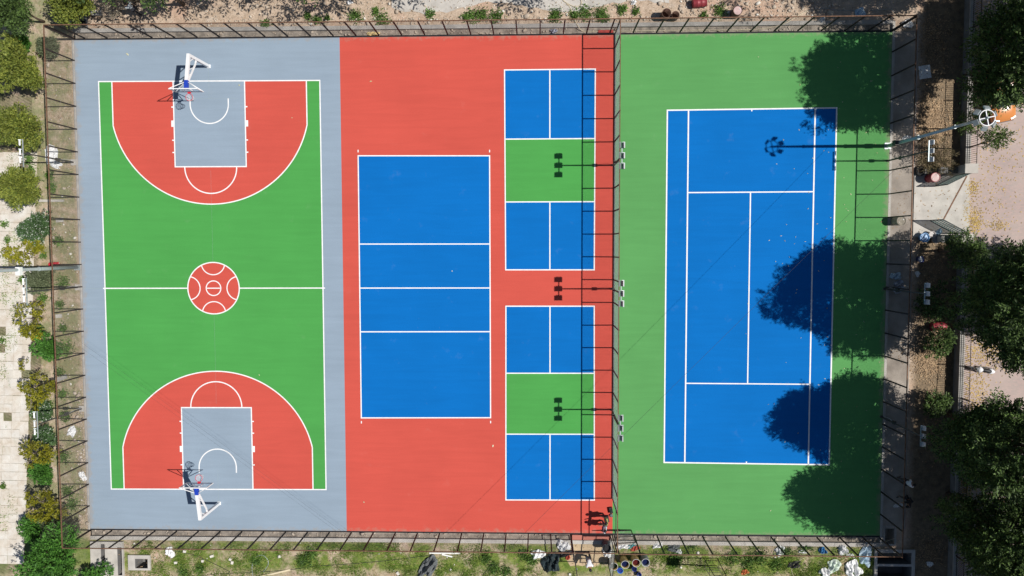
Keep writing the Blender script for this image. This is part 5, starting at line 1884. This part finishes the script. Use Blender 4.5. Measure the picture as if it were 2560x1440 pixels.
    for j in range(mm):
        ph_ = (math.pi * .60) * j / (mm - 1)
        for i in range(nn):
            a = 2 * math.pi * i / nn
            back = .5 - .5 * math.sin(a)
            p2 = ph_ * (.62 + .38 * back)
            vs_.append(hc + ud * .015 + Rr @ (Vector((.098 * math.sin(p2) * math.cos(a), -.008 + .112 * math.sin(p2) * math.sin(a), .128 * math.cos(p2))) * k))
    for j in range(mm - 1):
        for i in range(nn):
            i2 = (i + 1) % nn
            fs_.append((j * nn + i, (j + 1) * nn + i, (j + 1) * nn + i2, j * nn + i2))
    hv.add(vs_, fs_)
    hv.build('hair', hair, t, True)
    return t


person('person in an olive shirt standing by the divider fence doorway', gp(1513, 1286), math.radians(100), M['shirt_olive'], M['trouser'], .1, .16, ((.9, .5), (.3, .4)))
person('person in a white shirt standing below the one in olive', gp(1509, 1306), math.radians(80), M['shirt_white'], M['trouser_navy'], .05, .10, ((.2, .6), (.25, .5)))
person('person in a white shirt bending over on the sandy path outside the gateway', gp(1469, 1384), math.radians(190), M['shirt_white'], M['trouser'], .95, .12, ((-.1, .3), (-.2, .3)))
person('person in a pale shirt walking under the trees at the top left', gp(348, 30), math.radians(60), M['shirt_grey'], M['trouser'], .15, .2, ((.4, .3), (-.3, .3)))
person('person in a white shirt in the shade of the right walkway', gp(2250, 1196), math.radians(-70), M['shirt_white'], M['trouser'], .25, .15, ((.3, .4), (.2, .5)))
person('person in dark clothes crouched forward in the shade of the right walkway', gp(2258, 1240), math.radians(120), M['shirt_dark'], M['trouser'], .7, .22, ((.6, .3), (.9, .2)))

# black tool bag at the divider fence
t = thing('tool_heap', 'black tool bag against the divider fence near the two people', 'bag', (*gp(1527, 1277), 0))
MB().box((0, .08, .10), (.22, .40, .20), rz=.2).build('bag', M['black'], t)
MB().tube([(-.05, -.06, .20), (0, .08, .32), (.05, .22, .20)], .015, 6).build('handle', M['black'], t)
MB().box((.04, -.30, .06), (.16, .20, .12), rz=.5).build('pouch', M['netting'], t)


# ------------------------------------------------------------------ vehicles in the yard
def car(label, base, rz, paint):
    """compact car facing local +y"""
    t = thing('parked_car', label, 'car', (base[0], base[1], 0), rz)

    def loft(st_, n=20, pw=3.2):
        vs_, fs_ = [], []
        for (y, w, z0, z1) in st_:
            for i in range(n):
                a = 2 * math.pi * i / n
                cx = math.copysign(abs(math.cos(a)) ** (2 / pw), math.cos(a)) * w / 2
                cz = math.copysign(abs(math.sin(a)) ** (2 / pw), math.sin(a)) * (z1 - z0) / 2 + (z0 + z1) / 2
                vs_.append((cx, y, cz))
        for j in range(len(st_) - 1):
            for i in range(n):
                i2 = (i + 1) % n
                fs_.append((j * n + i, (j + 1) * n + i, (j + 1) * n + i2, j * n + i2))
        fs_.append(tuple(range(n)))
        fs_.append(tuple(range((len(st_) - 1) * n, len(st_) * n))[::-1])
        return MB().add(vs_, fs_)
    loft([(-1.92, 1.30, .40, .78), (-1.85, 1.5, .28, .92), (-1.3, 1.64, .22, .96), (0, 1.68, .20, .95), (.75, 1.66, .20, .94), (1.2, 1.62, .22, .90), (1.65, 1.52, .26, .80), (1.85, 1.36, .30, .68), (1.92, 1.1, .36, .56)]).build('body', paint, t, True)
    loft([(-1.75, 1.20, .85, .93), (-1.45, 1.36, .85, 1.30), (-1.1, 1.38, .85, 1.44), (-.2, 1.38, .85, 1.46), (.2, 1.36, .85, 1.40), (.62, 1.36, .85, 1.14), (.98, 1.34, .85, .92)], 20, 3.6).build('glasshouse', M['glass_dark'], t, True)
    loft([(-1.40, 1.15, 1.34, 1.38), (-1.1, 1.24, 1.38, 1.475), (-.2, 1.24, 1.38, 1.49), (.16, 1.18, 1.36, 1.42)], 16, 4).build('roof', paint, t, True)
    for s in (-1, 1):
        MB().tube([(s * .58, .18, 1.40), (s * .66, .98, .90)], .035, 6).build('pillar', paint, t)
        MB().box((s * .86, .72, .98), (.16, .10, .11)).build('mirror', paint, t)
        MB().box((s * .52, 1.74, .66), (.34, .16, .12), rz=-s * .35).build('headlight', M['chrome'], t)
        for y in (-1.2, 1.22):
            w_ = MB().lathe([(.10, -.09), (.27, -.09), (.30, -.05), (.30, .05), (.27, .09), (.10, .09)], 20, Matrix.Rotation(math.pi / 2, 3, 'Y'), (s * .76, y, .30)).build('wheel', M['rubber'], t, True)
            MB().lathe([(.0, .095), (.19, .095), (.2, .05)], 12, Matrix.Rotation(s * math.pi / 2, 3, 'Y'), (s * .76, y, .30)).build('rim', M['chrome'], w_)
    MB().box((0, 1.86, .40), (1.3, .16, .16)).build('bumper', M['black'], t)
    MB().box((0, 1.90, .56), (.7, .05, .07)).build('grille', M['black'], t)
    MB().bar((-.5, .98, .945), (.35, 1.0, .945), .02).build('wiper', M['black'], t)
    return t


car('orange compact car parked in the brick yard under the dark tree', gp(2484, 236), math.radians(192), M['car_orange'])


def motorbike(label, base, rz, fair, second):
    t = thing('motorcycle', label, 'motorcycle', (base[0], base[1], 0), rz)
    for y in (-.62, .62):
        w_ = MB().lathe([(.20, -.045), (.27, -.05), (.30, 0), (.27, .05), (.20, .045), (.20, -.045)], 22, Matrix.Rotation(math.pi / 2, 3, 'Y'), (0, y, .30)).build('wheel', M['rubber'], t, True)
        MB().lathe([(.0, -.03), (.2, -.03), (.2, .03), (0, .03)], 10, Matrix.Rotation(math.pi / 2, 3, 'Y'), (0, y, .30)).build('rim', M['chrome'], w_)
    MB().tube([(0, -.62, .42), (0, -.3, .58), (0, .1, .62), (0, .35, .66)], [.09, .15, .14, .09], 10).build('frame', second, t, True)
    MB().tube([(0, .62, .34), (0, .5, .62), (0, .38, .98)], [.05, .045, .04], 8).build('fork', M['chrome'], t)
    MB().tube([(0, .02, .80), (0, .22, .86), (0, .40, .80)], [.12, .23, .14], 12).build('tank', fair, t, True)
    MB().tube([(0, -.66, .84), (0, -.40, .80), (0, -.05, .78), (0, .06, .80)], [.08, .14, .14, .09], 10).build('seat', M['black'], t, True)
    MB().tube([(0, -.84, .72), (0, -.62, .74), (0, -.4, .66)], [.09, .20, .17], 10).build('rear_fairing', fair, t, True)
    MB().tube([(-.36, .26, 1.00), (-.16, .36, 1.04), (.16, .36, 1.04), (.36, .26, 1.00)], .018, 6).build('handlebar', M['black'], t)
    MB().tube([(0, .42, .92), (0, .52, .90)], [.11, .08], 12).build('headlight', M['chrome'], t)
    MB().tube([(0, .40, .55), (0, .62, .64), (0, .84, .50)], [.06, .12, .06], 8).build('front_mudguard', second, t, True)
    MB().tube([(.16, -.1, .30), (.17, -.5, .34), (.17, -.85, .42)], [.03, .05, .04], 8).build('exhaust', M['chrome'], t)
    for s in (-1, 1):
        MB().tube([(s * .24, .32, 1.02), (s * .30, .30, 1.16)], .012, 5).build('mirror_stem', M['black'], t)
    return t


motorbike('white motorcycle parked beside the railing under the trees', gp(2438, 920), math.radians(80), M['moto_white'], M['moto_grey'])
motorbike('white and red motorcycle parked in the sunlit gap under the trees', gp(2425, 1066), math.radians(95), M['moto_white'], M['moto_red'])
motorbike('grey motorcycle parked beside the lower railing', gp(2428, 1166), math.radians(80), M['moto_grey'], M['moto_grey'])
